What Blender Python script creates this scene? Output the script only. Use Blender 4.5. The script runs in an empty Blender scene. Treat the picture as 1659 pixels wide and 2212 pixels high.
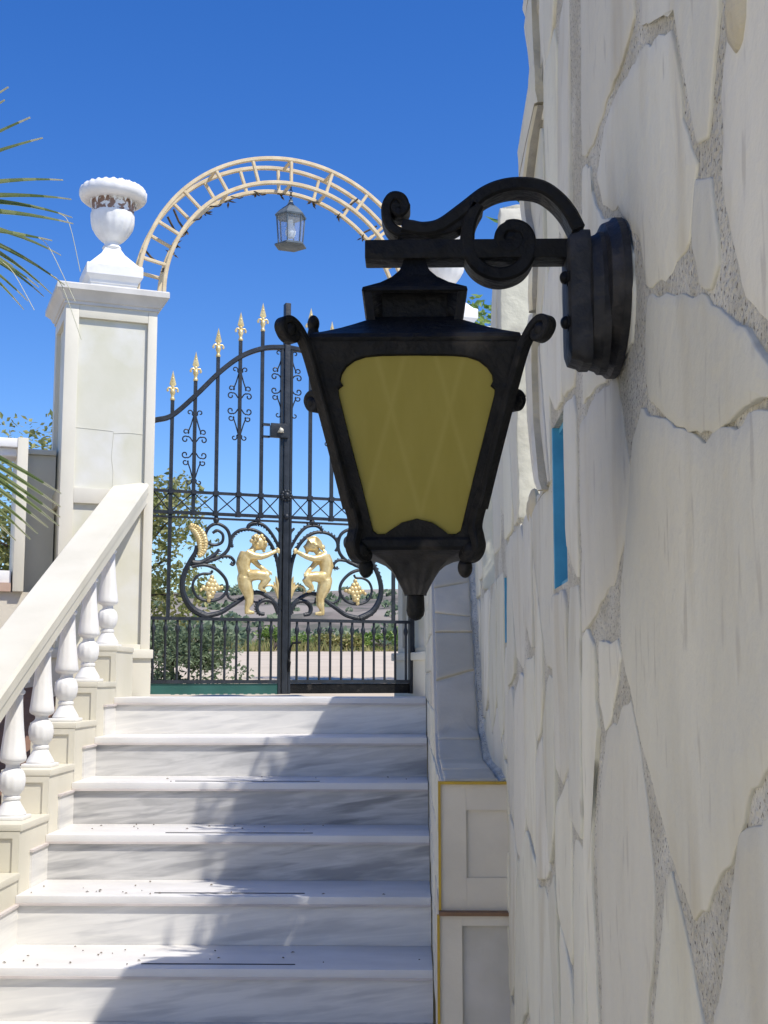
import bpy, bmesh, math, random
from mathutils import Vector, Matrix, noise
random.seed(7)
R = math.radians; PI = math.pi
S = bpy.context.scene; COL = S.collection
EYE = 1.646                      # camera height above the courtyard; everything is built relative to the eye, then lifted

# ------------------------------------------------------------------ camera model
F, PITCH, YAW = 2750.0, R(7.41), R(-1.28)
FW = Vector((math.sin(YAW)*math.cos(PITCH), math.cos(YAW)*math.cos(PITCH), math.sin(PITCH)))
RT = Vector((math.cos(YAW), -math.sin(YAW), 0)); UP = RT.cross(FW)
def ray(x, y): return FW + RT*((x-829.5)/F) + UP*((1106-y)/F)
def pt(x, y, Y=None, X=None):
    d = ray(x, y)
    return d*(Y/d.y) if Y is not None else d*(X/d.x)
def srgb(r, g, b):
    f = lambda c: c/12.92 if c <= .04045 else ((c+.055)/1.055)**2.4
    return (f(r/255), f(g/255), f(b/255))

# ------------------------------------------------------------------ materials
def nodes(name):
    m = bpy.data.materials.new(name); m.use_nodes = True
    nt = m.node_tree; b = nt.nodes['Principled BSDF']
    return m, nt, b
def mat(name, c1, c2=None, rough=.6, scale=6, stretch=(1,1,1), contrast=(.35,.65), bump=0, bscale=40, metal=0,
        tone=False, spec=.5, detail=6, distort=0, c3=None, scale3=2, thr3=(.55,.7), speck=None, rot=0):
    """noise-mixed principled material in object space of the world (generated from position)"""
    m, nt, b = nodes(name); N = nt.nodes.new; L = nt.links.new
    geo = N('ShaderNodeNewGeometry'); mp = N('ShaderNodeMapping'); mp.inputs['Scale'].default_value = stretch
    if rot:
        vr = N('ShaderNodeVectorRotate'); vr.rotation_type = 'Y_AXIS'; vr.inputs['Angle'].default_value = R(rot)
        L(geo.outputs['Position'], vr.inputs['Vector']); L(vr.outputs[0], mp.inputs['Vector'])
    else: L(geo.outputs['Position'], mp.inputs['Vector'])
    def nz(sc, dt, ds=0):
        n = N('ShaderNodeTexNoise'); n.inputs['Scale'].default_value = sc; n.inputs['Detail'].default_value = dt
        n.inputs['Distortion'].default_value = ds; L(mp.outputs['Vector'], n.inputs['Vector']); return n
    def ramp(src, lo, hi):
        r = N('ShaderNodeMapRange'); r.inputs['From Min'].default_value = lo; r.inputs['From Max'].default_value = hi
        L(src, r.inputs['Value']); return r.outputs['Result']
    def mix(f, a, bb, mode='MIX'):
        x = N('ShaderNodeMix'); x.data_type = 'RGBA'; x.blend_type = mode
        for s, v in ((0, f), (6, a), (7, bb)):
            if hasattr(v, 'is_linked'): L(v, x.inputs[s])
            elif s == 0: x.inputs[0].default_value = v
            else: x.inputs[s].default_value = (*v, 1)
        return x.outputs[2]
    n1 = nz(scale, detail, distort)
    col = mix(ramp(n1.outputs['Fac'], *contrast), c1, c2 or tuple(v*.85 for v in c1))
    if c3:
        n3 = nz(scale3, 4); col = mix(ramp(n3.outputs['Fac'], *thr3), col, c3)
    if speck:
        ns = nz(speck[0], 2); col = mix(ramp(ns.outputs['Fac'], speck[1], speck[1]+.06), col, speck[2])
    if tone:
        a = N('ShaderNodeAttribute'); a.attribute_name = 'tone'; col = mix(1.0, col, a.outputs['Color'], 'MULTIPLY')
    L(col, b.inputs['Base Color'])
    b.inputs['Roughness'].default_value = rough; b.inputs['Metallic'].default_value = metal
    b.inputs['Specular IOR Level'].default_value = spec
    if bump:
        nb = N('ShaderNodeTexNoise'); nb.inputs['Scale'].default_value = bscale; nb.inputs['Detail'].default_value = 6; L(geo.outputs['Position'], nb.inputs['Vector']); bp = N('ShaderNodeBump'); bp.inputs['Strength'].default_value = bump
        bp.inputs['Distance'].default_value = .01
        L(nb.outputs['Fac'], bp.inputs['Height']); L(bp.outputs['Normal'], b.inputs['Normal'])
    return m
M = {}
M['stone'] = mat('flagstone', (.70,.69,.58), (.605,.595,.495), .75, 1.8, (1,4,1.1), (.3,.72), .35, 38, tone=True, speck=(9,.64,(.55,.535,.45)),
                 c3=(.56,.53,.41), scale3=2.6, thr3=(.54,.74))
M['mortar'] = mat('mortar', (.56,.535,.44), (.44,.42,.335), .95, 110, (1,1,1), (.35,.7), .9, 150, speck=(210,.60,(.19,.175,.14)), c3=(.63,.615,.53), scale3=9, thr3=(.45,.62))
M['joint'] = mat('panel_joint', (.60,.585,.48), (.56,.545,.45), .8, 20)
M['reveal'] = mat('stone_edge', (.56,.51,.37), (.42,.385,.285), .9, 14, bump=.6, bscale=60)
M['grey_reveal'] = mat('grey_stone_edge', (.40,.385,.34), (.30,.29,.26), .9, 14, bump=.6, bscale=60)
M['cream'] = mat('cream_marble', (.70,.663,.55), (.62,.588,.475), .5, 4, (1,1,.6), bump=.05, c3=(.60,.57,.45), scale3=2.3, thr3=(.58,.75))
M['cream_panel'] = mat('panel_marble', (.66,.64,.525), (.60,.585,.45), .5, 3.5, (1,1,1), (.4,.65), .05, 30, c3=(.70,.69,.63), scale3=4, thr3=(.5,.7))
M['grey_cream'] = mat('grey_limestone', (.66,.61,.50), (.57,.525,.43), .6, 5, bump=.12, bscale=50)
M['grey_panel'] = mat('stained_limestone', (.56,.53,.47), (.42,.395,.32), .7, 6, (1,1,1), (.4,.75), .15, 40)
M['coping'] = mat('coping_slab', (.66,.595,.455), (.54,.485,.365), .6, 6, bump=.2, bscale=30, tone=True)
M['white'] = mat('white_paint', (.80,.795,.775), (.73,.725,.70), .55, 8, bump=.08, c3=(.62,.61,.57), scale3=6, thr3=(.62,.8))
M['capstone'] = mat('weathered_cap', (.62,.60,.55), (.53,.515,.47), .6, 7, bump=.08)
def marble(name, a, b, c, rt=7): return mat(name, a, b, .35, 2.2, (1.7,1,14), (.38,.62), .03, 20, detail=10, distort=1.4, c3=c, scale3=1.6, thr3=(.53,.66), rot=rt)
M['riser_light'] = marble('marble_light', (.73,.715,.675), (.64,.63,.60), (.52,.515,.50))
M['riser_mid'] = marble('marble_mid', (.60,.59,.565), (.46,.455,.44), (.31,.31,.31))
M['riser_dark'] = marble('marble_dark', (.54,.53,.51), (.39,.385,.375), (.23,.232,.235))
M['tread'] = mat('marble_tread', (.75,.735,.705), (.66,.645,.62), .4, 5, (1,2,1), bump=.04)
M['nosing_edge'] = mat('tread_edge', (.60,.55,.52), (.50,.45,.42), .6, 9)
M['groove'] = mat('antislip', (.06,.065,.07), (.09,.095,.1), .8, 30)
M['iron'] = mat('black_iron', (.0045,.005,.0055), (.011,.011,.011), .5, 30, bump=.35, bscale=90, spec=.16, c3=(.05,.045,.038), scale3=16, thr3=(.64,.74))
M['gate_iron'] = mat('gate_iron', (.014,.018,.023), (.028,.034,.042), .45, 20, spec=.35, bump=.15, bscale=90)
M['rust_iron'] = mat('worn_iron', (.0065,.0065,.0065), (.03,.027,.024), .6, 45, (1,1,1), (.45,.7), .3, 80)
M['gold'] = mat('gold_paint', (.76,.62,.32), (.60,.45,.19), .33, 25, metal=.3, bump=.2, bscale=60)
M['arch'] = mat('arch_paint', (.68,.56,.36), (.56,.44,.26), .5, 18)
M['green_panel'] = mat('green_panel', (.012,.075,.06), (.02,.10,.082), .5, 8)
M['turq'] = mat('turquoise_mesh', (.12,.42,.36), (.08,.3,.26), .6, 10)
M['yellow_trim'] = mat('ochre_trim', (.50,.33,.03), (.40,.26,.03), .7, 25)
M['brown_joint'] = mat('brown_joint', (.24,.14,.08), (.18,.11,.06), .9, 25)
M['blue'] = mat('blue_paint', (.07,.36,.56), (.055,.30,.48), .55, 30)
M['terracotta'] = mat('terracotta', (.33,.18,.115), (.25,.135,.09), .8, 30)
M['render'] = mat('cream_render', (.80,.73,.60), (.74,.67,.55), .9, 3)
M['brick'] = mat('terracotta_sill', (.55,.40,.30), (.46,.32,.24), .85, 12)
M['road'] = mat('pale_concrete', (.60,.505,.375), (.53,.445,.33), .9, 1.5, bump=.2, bscale=30)
M['yard'] = mat('courtyard_paving', (.70,.65,.55), (.62,.575,.48), .8, 3)
M['soil'] = mat('red_soil', (.21,.12,.085), (.14,.085,.06), .95, 7, bump=.8, bscale=25)
M['hill'] = mat('scrub_hill', (.215,.18,.145), (.11,.105,.075), .95, .5, (1,1,1), (.42,.58), 0, detail=9, c3=(.30,.26,.21), scale3=.08, thr3=(.5,.62))
M['field'] = mat('dry_field', (.26,.21,.10), (.13,.16,.05), .95, .9, detail=8)
M['bark'] = mat('bark', (.10,.075,.055), (.06,.045,.035), .9, 20, bump=.5)
M['lantern_metal'] = mat('blue_grey_metal', (.07,.095,.115), (.12,.15,.17), .45, 20)
M['bulb'] = mat('bulb_glass', (.85,.85,.83), (.8,.8,.78), .15, 5)
M['debris'] = mat('leaf_debris', (.12,.085,.05), (.07,.055,.035), .9, 30)
M['lockmetal'] = mat('cream_knob', (.72,.68,.55), (.62,.58,.46), .4, 12)
def leafmat(name, c1, c2, tr=.4):
    m, nt, b = nodes(name); N = nt.nodes.new; L = nt.links.new
    oi = N('ShaderNodeNewGeometry'); cr = N('ShaderNodeMix'); cr.data_type = 'RGBA'
    cr.inputs[6].default_value = (*c1,1); cr.inputs[7].default_value = (*c2,1)
    L(oi.outputs['Random Per Island'], cr.inputs[0]); L(cr.outputs[2], b.inputs['Base Color'])
    b.inputs['Roughness'].default_value = .5
    t = N('ShaderNodeBsdfTranslucent'); L(cr.outputs[2], t.inputs['Color'])
    mx = N('ShaderNodeMixShader'); mx.inputs[0].default_value = tr
    L(b.outputs[0], mx.inputs[1]); L(t.outputs[0], mx.inputs[2])
    L(mx.outputs[0], nt.nodes['Material Output'].inputs['Surface'])
    return m
M['leaf_olive'] = leafmat('olive_leaf', (.16,.20,.06), (.40,.40,.16))
M['leaf_dark'] = leafmat('dark_leaf', (.11,.16,.09), (.24,.31,.18))
M['leaf_green'] = leafmat('green_leaf', (.13,.23,.04), (.33,.45,.12))
M['leaf_yellow'] = leafmat('dry_leaf', (.24,.27,.08), (.44,.38,.16))
M['palm'] = leafmat('palm_leaf', (.14,.20,.07), (.36,.41,.20), .4)
M['palm_tip'] = leafmat('palm_tip', (.50,.52,.36), (.64,.63,.48), .2)
def ambermat():
    m, nt, b = nodes('amber_glass'); N = nt.nodes.new; L = nt.links.new
    geo = N('ShaderNodeNewGeometry'); n = N('ShaderNodeTexNoise'); n.inputs['Scale'].default_value = 60; n.inputs['Detail'].default_value = 5
    mp = N('ShaderNodeMapping'); mp.inputs['Scale'].default_value = (1,1,.15); L(geo.outputs['Position'], mp.inputs['Vector']); L(mp.outputs['Vector'], n.inputs['Vector'])
    sep = N('ShaderNodeSeparateXYZ'); L(geo.outputs['Position'], sep.inputs[0])
    # faint zigzag moulded into the glass
    def mth(op, a, bb=None):
        q = N('ShaderNodeMath'); q.operation = op
        for i, v in enumerate((a, bb)):
            if v is None: continue
            if hasattr(v, 'is_linked'): L(v, q.inputs[i])
            else: q.inputs[i].default_value = v
        return q.outputs[0]
    zz = mth('PINGPONG', mth('ADD', sep.outputs[0], 1.0), .028)
    z4 = mth('MULTIPLY', mth('SUBTRACT', 2.0, sep.outputs[2]), .28)
    d = mth('ABSOLUTE', mth('SUBTRACT', zz, mth('PINGPONG', z4, .028)))
    rp = N('ShaderNodeMapRange'); rp.inputs[1].default_value = 0; rp.inputs[2].default_value = .004; rp.inputs[3].default_value = .3; rp.inputs[4].default_value = 0
    L(d, rp.inputs[0])
    f = mth('ADD', rp.outputs[0], mth('MULTIPLY', n.outputs['Fac'], .7))
    mx = N('ShaderNodeMix'); mx.data_type = 'RGBA'; mx.inputs[6].default_value = (.41,.345,.06,1); mx.inputs[7].default_value = (.54,.475,.12,1)
    L(f, mx.inputs[0]); L(mx.outputs[2], b.inputs['Base Color'])
    b.inputs['Roughness'].default_value = .3; b.inputs['Specular IOR Level'].default_value = .3
    t = N('ShaderNodeBsdfTranslucent'); L(mx.outputs[2], t.inputs['Color'])
    ms = N('ShaderNodeMixShader'); ms.inputs[0].default_value = .45
    L(b.outputs[0], ms.inputs[1]); L(t.outputs[0], ms.inputs[2]); L(ms.outputs[0], nt.nodes['Material Output'].inputs['Surface'])
    return m
M['amber'] = ambermat()
def glassmat():
    m, nt, b = nodes('clear_glass'); N = nt.nodes.new; L = nt.links.new
    t = N('ShaderNodeBsdfTransparent'); t.inputs[0].default_value = (.86,.90,.94,1)
    ms = N('ShaderNodeMixShader'); ms.inputs[0].default_value = .18
    b.inputs['Base Color'].default_value = (.8,.85,.9,1); b.inputs['Roughness'].default_value = .08
    L(t.outputs[0], ms.inputs[1]); L(b.outputs[0], ms.inputs[2]); L(ms.outputs[0], nt.nodes['Material Output'].inputs['Surface'])
    return m
M['glass'] = glassmat()
def urnmat():
    m = mat('peeling_white_paint', (.83,.83,.81), (.75,.75,.73), .6, 20, bump=.15, bscale=60)
    nt = m.node_tree; N = nt.nodes.new; L = nt.links.new; b = nt.nodes['Principled BSDF']
    src = b.inputs['Base Color'].links[0].from_socket
    tc = N('ShaderNodeAttribute'); tc.attribute_name = 'bare'
    n = N('ShaderNodeTexNoise'); n.inputs['Scale'].default_value = 38; n.inputs['Detail'].default_value = 5
    g = N('ShaderNodeNewGeometry'); L(g.outputs['Position'], n.inputs['Vector'])
    mt = N('ShaderNodeMath'); mt.operation = 'MULTIPLY_ADD'; L(n.outputs['Fac'], mt.inputs[0]); mt.inputs[1].default_value = 1.1
    L(tc.outputs['Fac'], mt.inputs[2])
    mr = N('ShaderNodeMapRange'); mr.inputs[1].default_value = 1.12; mr.inputs[2].default_value = 1.2; L(mt.outputs[0], mr.inputs[0])
    mx = N('ShaderNodeMix'); mx.data_type = 'RGBA'; L(mr.outputs[0], mx.inputs[0]); L(src, mx.inputs[6]); mx.inputs[7].default_value = (.27,.165,.115,1)
    L(mx.outputs[2], b.inputs['Base Color'])
    return m
M['urn'] = urnmat()

# ------------------------------------------------------------------ mesh builder
class MB:
    def __init__(s): s.v = []; s.f = []; s.fm = []; s.tone = []; s.t = (1,1,1); s.m = 0
    def add(s, vs, fs, m=None):
        o = len(s.v); s.v += [Vector(v) for v in vs]; s.tone += [s.t]*len(vs)
        s.f += [tuple(i+o for i in f) for f in fs]; s.fm += [s.m if m is None else m]*len(fs); return s
    def box(s, a, b, T=None, bev=0):
        (x0,y0,z0),(x1,y1,z1) = a, b
        if bev <= 0:
            vs = [(x0,y0,z0),(x1,y0,z0),(x1,y1,z0),(x0,y1,z0),(x0,y0,z1),(x1,y0,z1),(x1,y1,z1),(x0,y1,z1)]
            fs = [(0,3,2,1),(4,5,6,7),(0,1,5,4),(1,2,6,5),(2,3,7,6),(3,0,4,7)]
        else:
            bm = bmesh.new(); bmesh.ops.create_cube(bm, size=1)
            for v in bm.verts: v.co = Vector(((x0+x1)/2+v.co.x*(x1-x0), (y0+y1)/2+v.co.y*(y1-y0), (z0+z1)/2+v.co.z*(z1-z0)))
            bmesh.ops.bevel(bm, geom=bm.edges[:], offset=bev, segments=2, affect='EDGES', profile=.6)
            bm.verts.index_update(); vs = [v.co.copy() for v in bm.verts]; fs = [tuple(v.index for v in f.verts) for f in bm.faces]; bm.free()
        if T: vs = [T(*v) for v in vs]
        return s.add(vs, fs)
    def loft(s, rings, cap=True, closed=True):
        n = len(rings[0]); vs = [p for r in rings for p in r]; fs = []
        for i in range(len(rings)-1):
            for j in range(n if closed else n-1):
                k = (j+1) % n; fs.append((i*n+j, i*n+k, (i+1)*n+k, (i+1)*n+j))
        if cap and closed: fs.append(tuple(range(n))[::-1]); fs.append(tuple((len(rings)-1)*n+j for j in range(n)))
        return s.add(vs, fs)
    def lathe(s, prof, c, n=24, T=None, flute=None, cap=True):
        rings = []
        for (r, z) in prof:
            ring = []
            for j in range(n):
                a = 2*PI*j/n; rr = r
                if flute: rr = r*(1+flute(a, z))
                p = (c[0]+rr*math.cos(a), c[1]+rr*math.sin(a), c[2]+z); ring.append(T(*p) if T else p)
            rings.append(ring)
        return s.loft(rings, cap)
    def square(s, prof, c, rot=0, cap=True, sub=1, flute=None):
        rings = []
        for (h, z) in prof:
            cs = [(-h,-h),(h,-h),(h,h),(-h,h)]; ring = []
            for i in range(4):
                a, b = cs[i], cs[(i+1)%4]
                for k in range(sub):
                    t = k/sub; x = a[0]+(b[0]-a[0])*t; y = a[1]+(b[1]-a[1])*t
                    if flute: q = 1+flute(t, z); x *= q; y *= q
                    ring.append((c[0]+x*math.cos(rot)-y*math.sin(rot), c[1]+x*math.sin(rot)+y*math.cos(rot), c[2]+z))
            rings.append(ring)
        return s.loft(rings, cap)
    def tube(s, path, r, n=8, flat=None, cap=True):
        P = [Vector(p) for p in path]; rs = r if isinstance(r, (list, tuple)) else [r]*len(P)
        rings = []; up = None
        for i, p in enumerate(P):
            t = (P[min(i+1, len(P)-1)]-P[max(i-1, 0)]).normalized()
            if up is None:
                up = Vector((0,0,1)) if abs(t.z) < .9 else Vector((1,0,0))
                if flat is not None: up = Vector(flat)
            if flat is not None: up = Vector(flat)
            b = t.cross(up)
            if b.length < 1e-6: b = t.orthogonal()
            b.normalize(); u = b.cross(t).normalized(); up = u
            rings.append([p + (b*math.cos(2*PI*j/n)+u*math.sin(2*PI*j/n))*rs[i] for j in range(n)])
        return s.loft(rings, cap)
    def band(s, path, th, width, wdir):
        """rectangular strap: thickness th in the path plane, width along wdir"""
        P = [Vector(p) for p in path]; w = Vector(wdir).normalized(); rings = []
        ths = th if isinstance(th, (list, tuple)) else [th]*len(P)
        for i, p in enumerate(P):
            t = (P[min(i+1, len(P)-1)]-P[max(i-1, 0)]).normalized(); b = t.cross(w).normalized(); h = ths[i]/2; k = h*.35
            rings.append([p+b*h-w*(width/2-k), p+b*h+w*(width/2-k), p+b*(h-k)+w*width/2, p-b*(h-k)+w*width/2,
                          p-b*h+w*(width/2-k), p-b*h-w*(width/2-k), p-b*(h-k)-w*width/2, p+b*(h-k)-w*width/2])
        return s.loft(rings)
    def ball(s, c, r, n=10, sc=(1,1,1), T=None):
        prof = [(max(1e-4, math.sin(PI*i/n)), -math.cos(PI*i/n)) for i in range(n+1)]; rings = []
        for (q, z) in prof:
            ring = [(c[0]+r*q*math.cos(2*PI*j/(n+2))*sc[0], c[1]+r*q*math.sin(2*PI*j/(n+2))*sc[1], c[2]+r*z*sc[2]) for j in range(n+2)]
            rings.append([T(*p) for p in ring] if T else ring)
        return s.loft(rings)
    def prism(s, poly, d):
        n = len(poly); d = Vector(d); A = [Vector(p) for p in poly]
        return s.add(A+[p+d for p in A], [tuple(range(n)), tuple(range(2*n-1, n-1, -1))]+[(i, i+n, (i+1)%n+n, (i+1)%n) for i in range(n)])
    def build(s, name, mats, parent=None, smooth=True, angle=40, base=False):
        if not isinstance(mats, (list, tuple)): mats = [mats]
        xs = [v.x for v in s.v]; ys = [v.y for v in s.v]; zs = [v.z for v in s.v]
        c = Vector(((min(xs)+max(xs))/2, (min(ys)+max(ys))/2, min(zs)))
        me = bpy.data.meshes.new(name); me.from_pydata([v-c for v in s.v], [], s.f)
        for m in mats: me.materials.append(m)
        if len(mats) > 1: me.polygons.foreach_set('material_index', s.fm)
        bm = bmesh.new(); bm.from_mesh(me); bmesh.ops.recalc_face_normals(bm, faces=bm.faces); bm.to_mesh(me); bm.free()
        if any(t != (1,1,1) for t in s.tone):
            at = me.color_attributes.new('tone', 'FLOAT_COLOR', 'POINT')
            at.data.foreach_set('color', [q for t in s.tone for q in (*t, 1)])
        elif any(m.name in ('flagstone','coping_slab') for m in mats):
            at = me.color_attributes.new('tone', 'FLOAT_COLOR', 'POINT'); at.data.foreach_set('color', [1.0]*4*len(me.vertices))
        if smooth:
            me.polygons.foreach_set('use_smooth', [True]*len(me.polygons)); me.set_sharp_from_angle(angle=R(angle))
        o = bpy.data.objects.new(name, me); COL.objects.link(o)
        if parent: o.parent = parent; o.location = c - wloc(parent)
        else: o.location = c
        return o
def wloc(o):
    v = Vector(o.location)
    while o.parent: o = o.parent; v += o.location
    return v
def thing(name, label, cat, loc, group=None):
    o = bpy.data.objects.new(name, None); COL.objects.link(o); o.location = loc; o.empty_display_size = .1
    return tag(o, label, cat, group)
def tag(o, label=None, cat=None, group=None, kind=None):
    if label: o['label'] = label
    if cat: o['category'] = cat
    if group: o['group'] = group
    if kind: o['kind'] = kind
    return o
def copy_tree(o, parent=None):
    c = o.copy(); COL.objects.link(c); c.parent = parent
    for ch in [x for x in bpy.data.objects if x.parent == o]: copy_tree(ch, c)
    return c
def spline(pts, n=8):
    P = [Vector(p) for p in pts]; out = []
    for i in range(len(P)-1):
        a, b, c, d = P[max(i-1,0)], P[i], P[i+1], P[min(i+2, len(P)-1)]
        for k in range(n):
            t = k/n; out.append(.5*((2*b)+(c-a)*t+(2*a-5*b+4*c-d)*t*t+(3*b-a-3*c+d)*t**3))
    out.append(P[-1]); return out

# ================================================================== SUN AND SKY
AZ, EL = R(54), R(56)            # azimuth from -Y towards +X, elevation
sdir = Vector((math.cos(EL)*math.sin(AZ), -math.cos(EL)*math.cos(AZ), math.sin(EL)))
w = bpy.data.worlds.new('World'); S.world = w; w.use_nodes = True
nt = w.node_tree; bg = nt.nodes['Background']; sky = nt.nodes.new('ShaderNodeTexSky'); sky.sky_type = 'NISHITA'
sky.sun_disc = False; sky.sun_elevation = EL; sky.sun_rotation = PI-AZ; sky.air_density = 1.0; sky.dust_density = .2; sky.ozone_density = 4.0
hs = nt.nodes.new('ShaderNodeHueSaturation'); hs.inputs['Hue'].default_value = .515; hs.inputs['Saturation'].default_value = 1.32
nt.links.new(sky.outputs[0], hs.inputs['Color']); nt.links.new(hs.outputs[0], bg.inputs[0]); bg.inputs[1].default_value = .138
sl = bpy.data.lights.new('sun', 'SUN'); sl.energy = 4.0; sl.angle = R(.53); sl.color = (1,.945,.86)
so = bpy.data.objects.new('sun', sl); COL.objects.link(so); so.rotation_euler = sdir.to_track_quat('Z','Y').to_euler(); so.location = (3,-3,6)

# ================================================================== GATE FRAME OF REFERENCE
TH = R(22); GD = Vector((math.cos(TH), math.sin(TH), 0)); GN = Vector((-math.sin(TH), math.cos(TH), 0))   # along the gate, and away from the stairs
GO = Vector((-1.2806, 6.2119, 0))
def G(u, w, v): return GO + GD*u + GN*w + Vector((0,0,v))       # u along, w back, v up
def uvpx(x, y, w):
    d = ray(x, y); P0 = GO+GN*w; t = GN.dot(P0)/GN.dot(d); q = d*t-GO
    return q.dot(GD), q.z
GW = .2                                                        # depth of the gate leaves behind the pillar faces
def gc(cx, cy, dw=0):                                          # point of the ornament panel
    u, v = uvpx((cx/1.8433+400)/1.356, (cy/1.8433+1400)/1.356, GW); return u, GW+dw, v
LAND = -.0864

# ================================================================== STAIRS
D, H, Y1, XL, XR = .33, .156, 5.602, -1.308, .058
st = thing('marble_staircase', 'straight flight of white and grey marble steps climbing to the iron gate', 'stairs', ((XL+XR)/2, 4.0, -EYE))
tones = ['riser_light','riser_mid','riser_dark','riser_mid','riser_light','riser_light','riser_mid','riser_light','riser_mid','riser_light']
for n in range(10):
    y = Y1-D*n; z = LAND-H*n
    b = MB(); b.box((XL, y, z-.03), (XR, y+D+.018, z), bev=.004)
    t = b.build('tread', M['tread'], st)
    e = MB(); e.box((XL, y-.0015, z-.0315), (XR, y+.004, z-.024)); e.build('nosing_strip', M['nosing_edge'], t)
    if 2 <= n <= 6:
        g = MB(); g.box((-.98+.03*n, y+.055, z+.0005), (-.36, y+.061, z+.0025)); g.build('grip_strip', M['groove'], t)
    b = MB(); b.box((XL, y+.009, z-H+.0005), (XR, y+.032, z-.0305)); b.build('riser', M[tones[n]], st)
# dead leaves and grit on the treads
b = MB()
for k in range(80):
    n = random.choice([2,3,4,4,5,5,5,6,6]); z = LAND-H*n; yy = Y1-D*n+random.uniform(.02,.31); xx = random.choice([random.uniform(XL+.02,-.8), random.uniform(XL+.02,XR-.02)])
    s_ = random.uniform(.0015,.005); a = random.uniform(0,PI); c_, q = math.cos(a)*s_, math.sin(a)*s_
    b.add([(xx+c_*1.6, yy+q*1.6, z+.002), (xx-q, yy+c_, z+.004), (xx-c_*1.6, yy-q*1.6, z+.002), (xx+q, yy-c_, z+.003), (xx, yy, z+.0055)], [(0,1,4),(1,2,4),(2,3,4),(3,0,4),(0,3,2,1)])
tag(b.build('leaf_litter', M['debris']), 'scattered specks of dry leaf and grit on the steps', 'litter', kind='stuff')

# ================================================================== STAIR BALUSTRADE
bal = thing('stair_balustrade', 'cream stone balustrade with sloping handrail and white balusters beside the steps', 'balustrade', (-1.39, 4.2, -EYE))
def baluster_mesh():
    prof = [(.050,.012),(.052,.018),(.046,.030),(.034,.050),(.027,.064),(.031,.068),(.031,.076),(.026,.080),(.030,.086),(.040,.098),(.0455,.115),(.047,.130),
            (.045,.148),(.038,.162),(.028,.170),(.024,.176),(.024,.186),(.030,.190),(.038,.193),(.0445,.199),(.046,.208),(.044,.225),(.040,.26),(.035,.30),(.0305,.35),(.0275,.40),(.0265,.425),
            (.033,.430),(.034,.438),(.028,.444),(.027,.455),(.036,.470)]
    def fl(a, z):
        k = 0
        if .095 < z < .163: k = min(1, (z-.085)/.03, (.172-z)/.02)
        if .215 < z < .42: k = .6
        return -k*.055*(.5-.5*math.cos(11*a))
    b = MB(); b.box((-.056,-.056,0), (.056,.056,.013), bev=.004); b.lathe(prof, (0,0,0), 44, flute=fl)
    b.box((-.038,-.038,.468), (.038,.038,.60)); return b
bm0 = baluster_mesh().build('baluster', M['white'], None); bm0.parent = bal
def railz(y): return .956+.466*(y-6.204)
for n in range(10):
    y = Y1-D*n+.03; top = LAND-H*n+.225; zb = top-.62
    b = MB(); b.box((-1.478, y, zb), (-1.308, y+D-.002, top-.022)); b.box((-1.484, y-.006, top-.022), (-1.302, y+D-.002, top), bev=.003)
    b.box((-1.478, y-.006, zb), (-1.455, y, top-.024)); b.box((-1.331, y-.006, zb), (-1.308, y, top-.024)); b.box((-1.455, y-.006, top-.045), (-1.331, y, top-.024)); b.box((-1.455, y-.006, zb), (-1.331, y, zb+.35))
    b.build('stepped_block', M['cream'], bal, angle=30)
    # marble skirting on the side of the block with its little nosing
    b = MB(); yy = Y1-D*n
    b.box((-1.3085, yy-.18, LAND-H*(n+1)-.02), (-1.3, yy+.02, LAND-H*n-.034)); b.build('skirting', M['riser_light'], bal)
    b = MB(); b.box((-1.3085, yy-.185, LAND-H*n-.036), (-1.294, yy-.001, LAND-H*n-.028)); b.build('skirting_edge', M['nosing_edge'], bal)
    o = bm0 if n == 0 else bm0.copy()
    if n: COL.objects.link(o)
    o.location = Vector((-1.392, y+.165, top)) - bal.location
    o.parent = bal
b = MB(); ya, yb = 1.9, 6.26
def rail_sec(y, prof): return [(x, y, railz(y)+dz) for x, dz in prof]
prof = [(-1.478,-.012),(-1.468,0),(-1.312,0),(-1.302,-.012),(-1.302,-.05),(-1.308,-.058),(-1.308,-.10),(-1.472,-.10),(-1.472,-.058),(-1.478,-.05)]
b.loft([rail_sec(ya+(yb-ya)*i/12, prof) for i in range(13)]); b.build('handrail', M['cream'], bal, angle=30)

# ================================================================== GATE PILLARS AND URNS
PW, PD = .452, .45
def TG(u, w, v): return G(u, w, v)
def gbox(b, u0, u1, w0, w1, v0, v1, bev=0): b.box((u0,w0,v0), (u1,w1,v1), T=TG, bev=bev); return b
pil = thing('gate_pillar', 'tall cream marble gate pillar at the top of the handrail, with recessed panels', 'pillar', G(-PW/2, PD/2, LAND-.03), 'pillars either side of the gate')
u0, u1 = -PW, 0
b = MB(); gbox(b, u0+.02, u1-.02, .02, PD-.02, LAND-.1, 1.83)
b.build('shaft_panel', M['cream_panel'], pil)
b = MB()
for (a0,a1,c0,c1) in ((u0,u0+.066,0,.0199),(u1-.046,u1,0,.0199),(u0,u0+.05,PD-.0199,PD),(u1-.05,u1,PD-.0199,PD)): gbox(b, a0,a1,c0,c1, LAND-.1,1.83, .003)
for (v0,v1) in ((1.765,1.83),(.84,.915),(LAND-.1,.16)):
    gbox(b, u0+.0662,u1-.0462,0.001,.0199,v0,v1,.002); gbox(b, u0+.05,u1-.05,PD-.0199,PD,v0,v1)
for ua,ub in ((u0,u0+.0199),(u1-.0199,u1)):
    for (c0,c1) in ((.02,.07),(PD-.07,PD-.02)): gbox(b, ua,ub,c0,c1,LAND-.1,1.83)
    for (v0,v1) in ((1.765,1.83),(.84,.915),(LAND-.1,.16)): gbox(b, ua,ub,.07,PD-.07,v0,v1)
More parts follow.
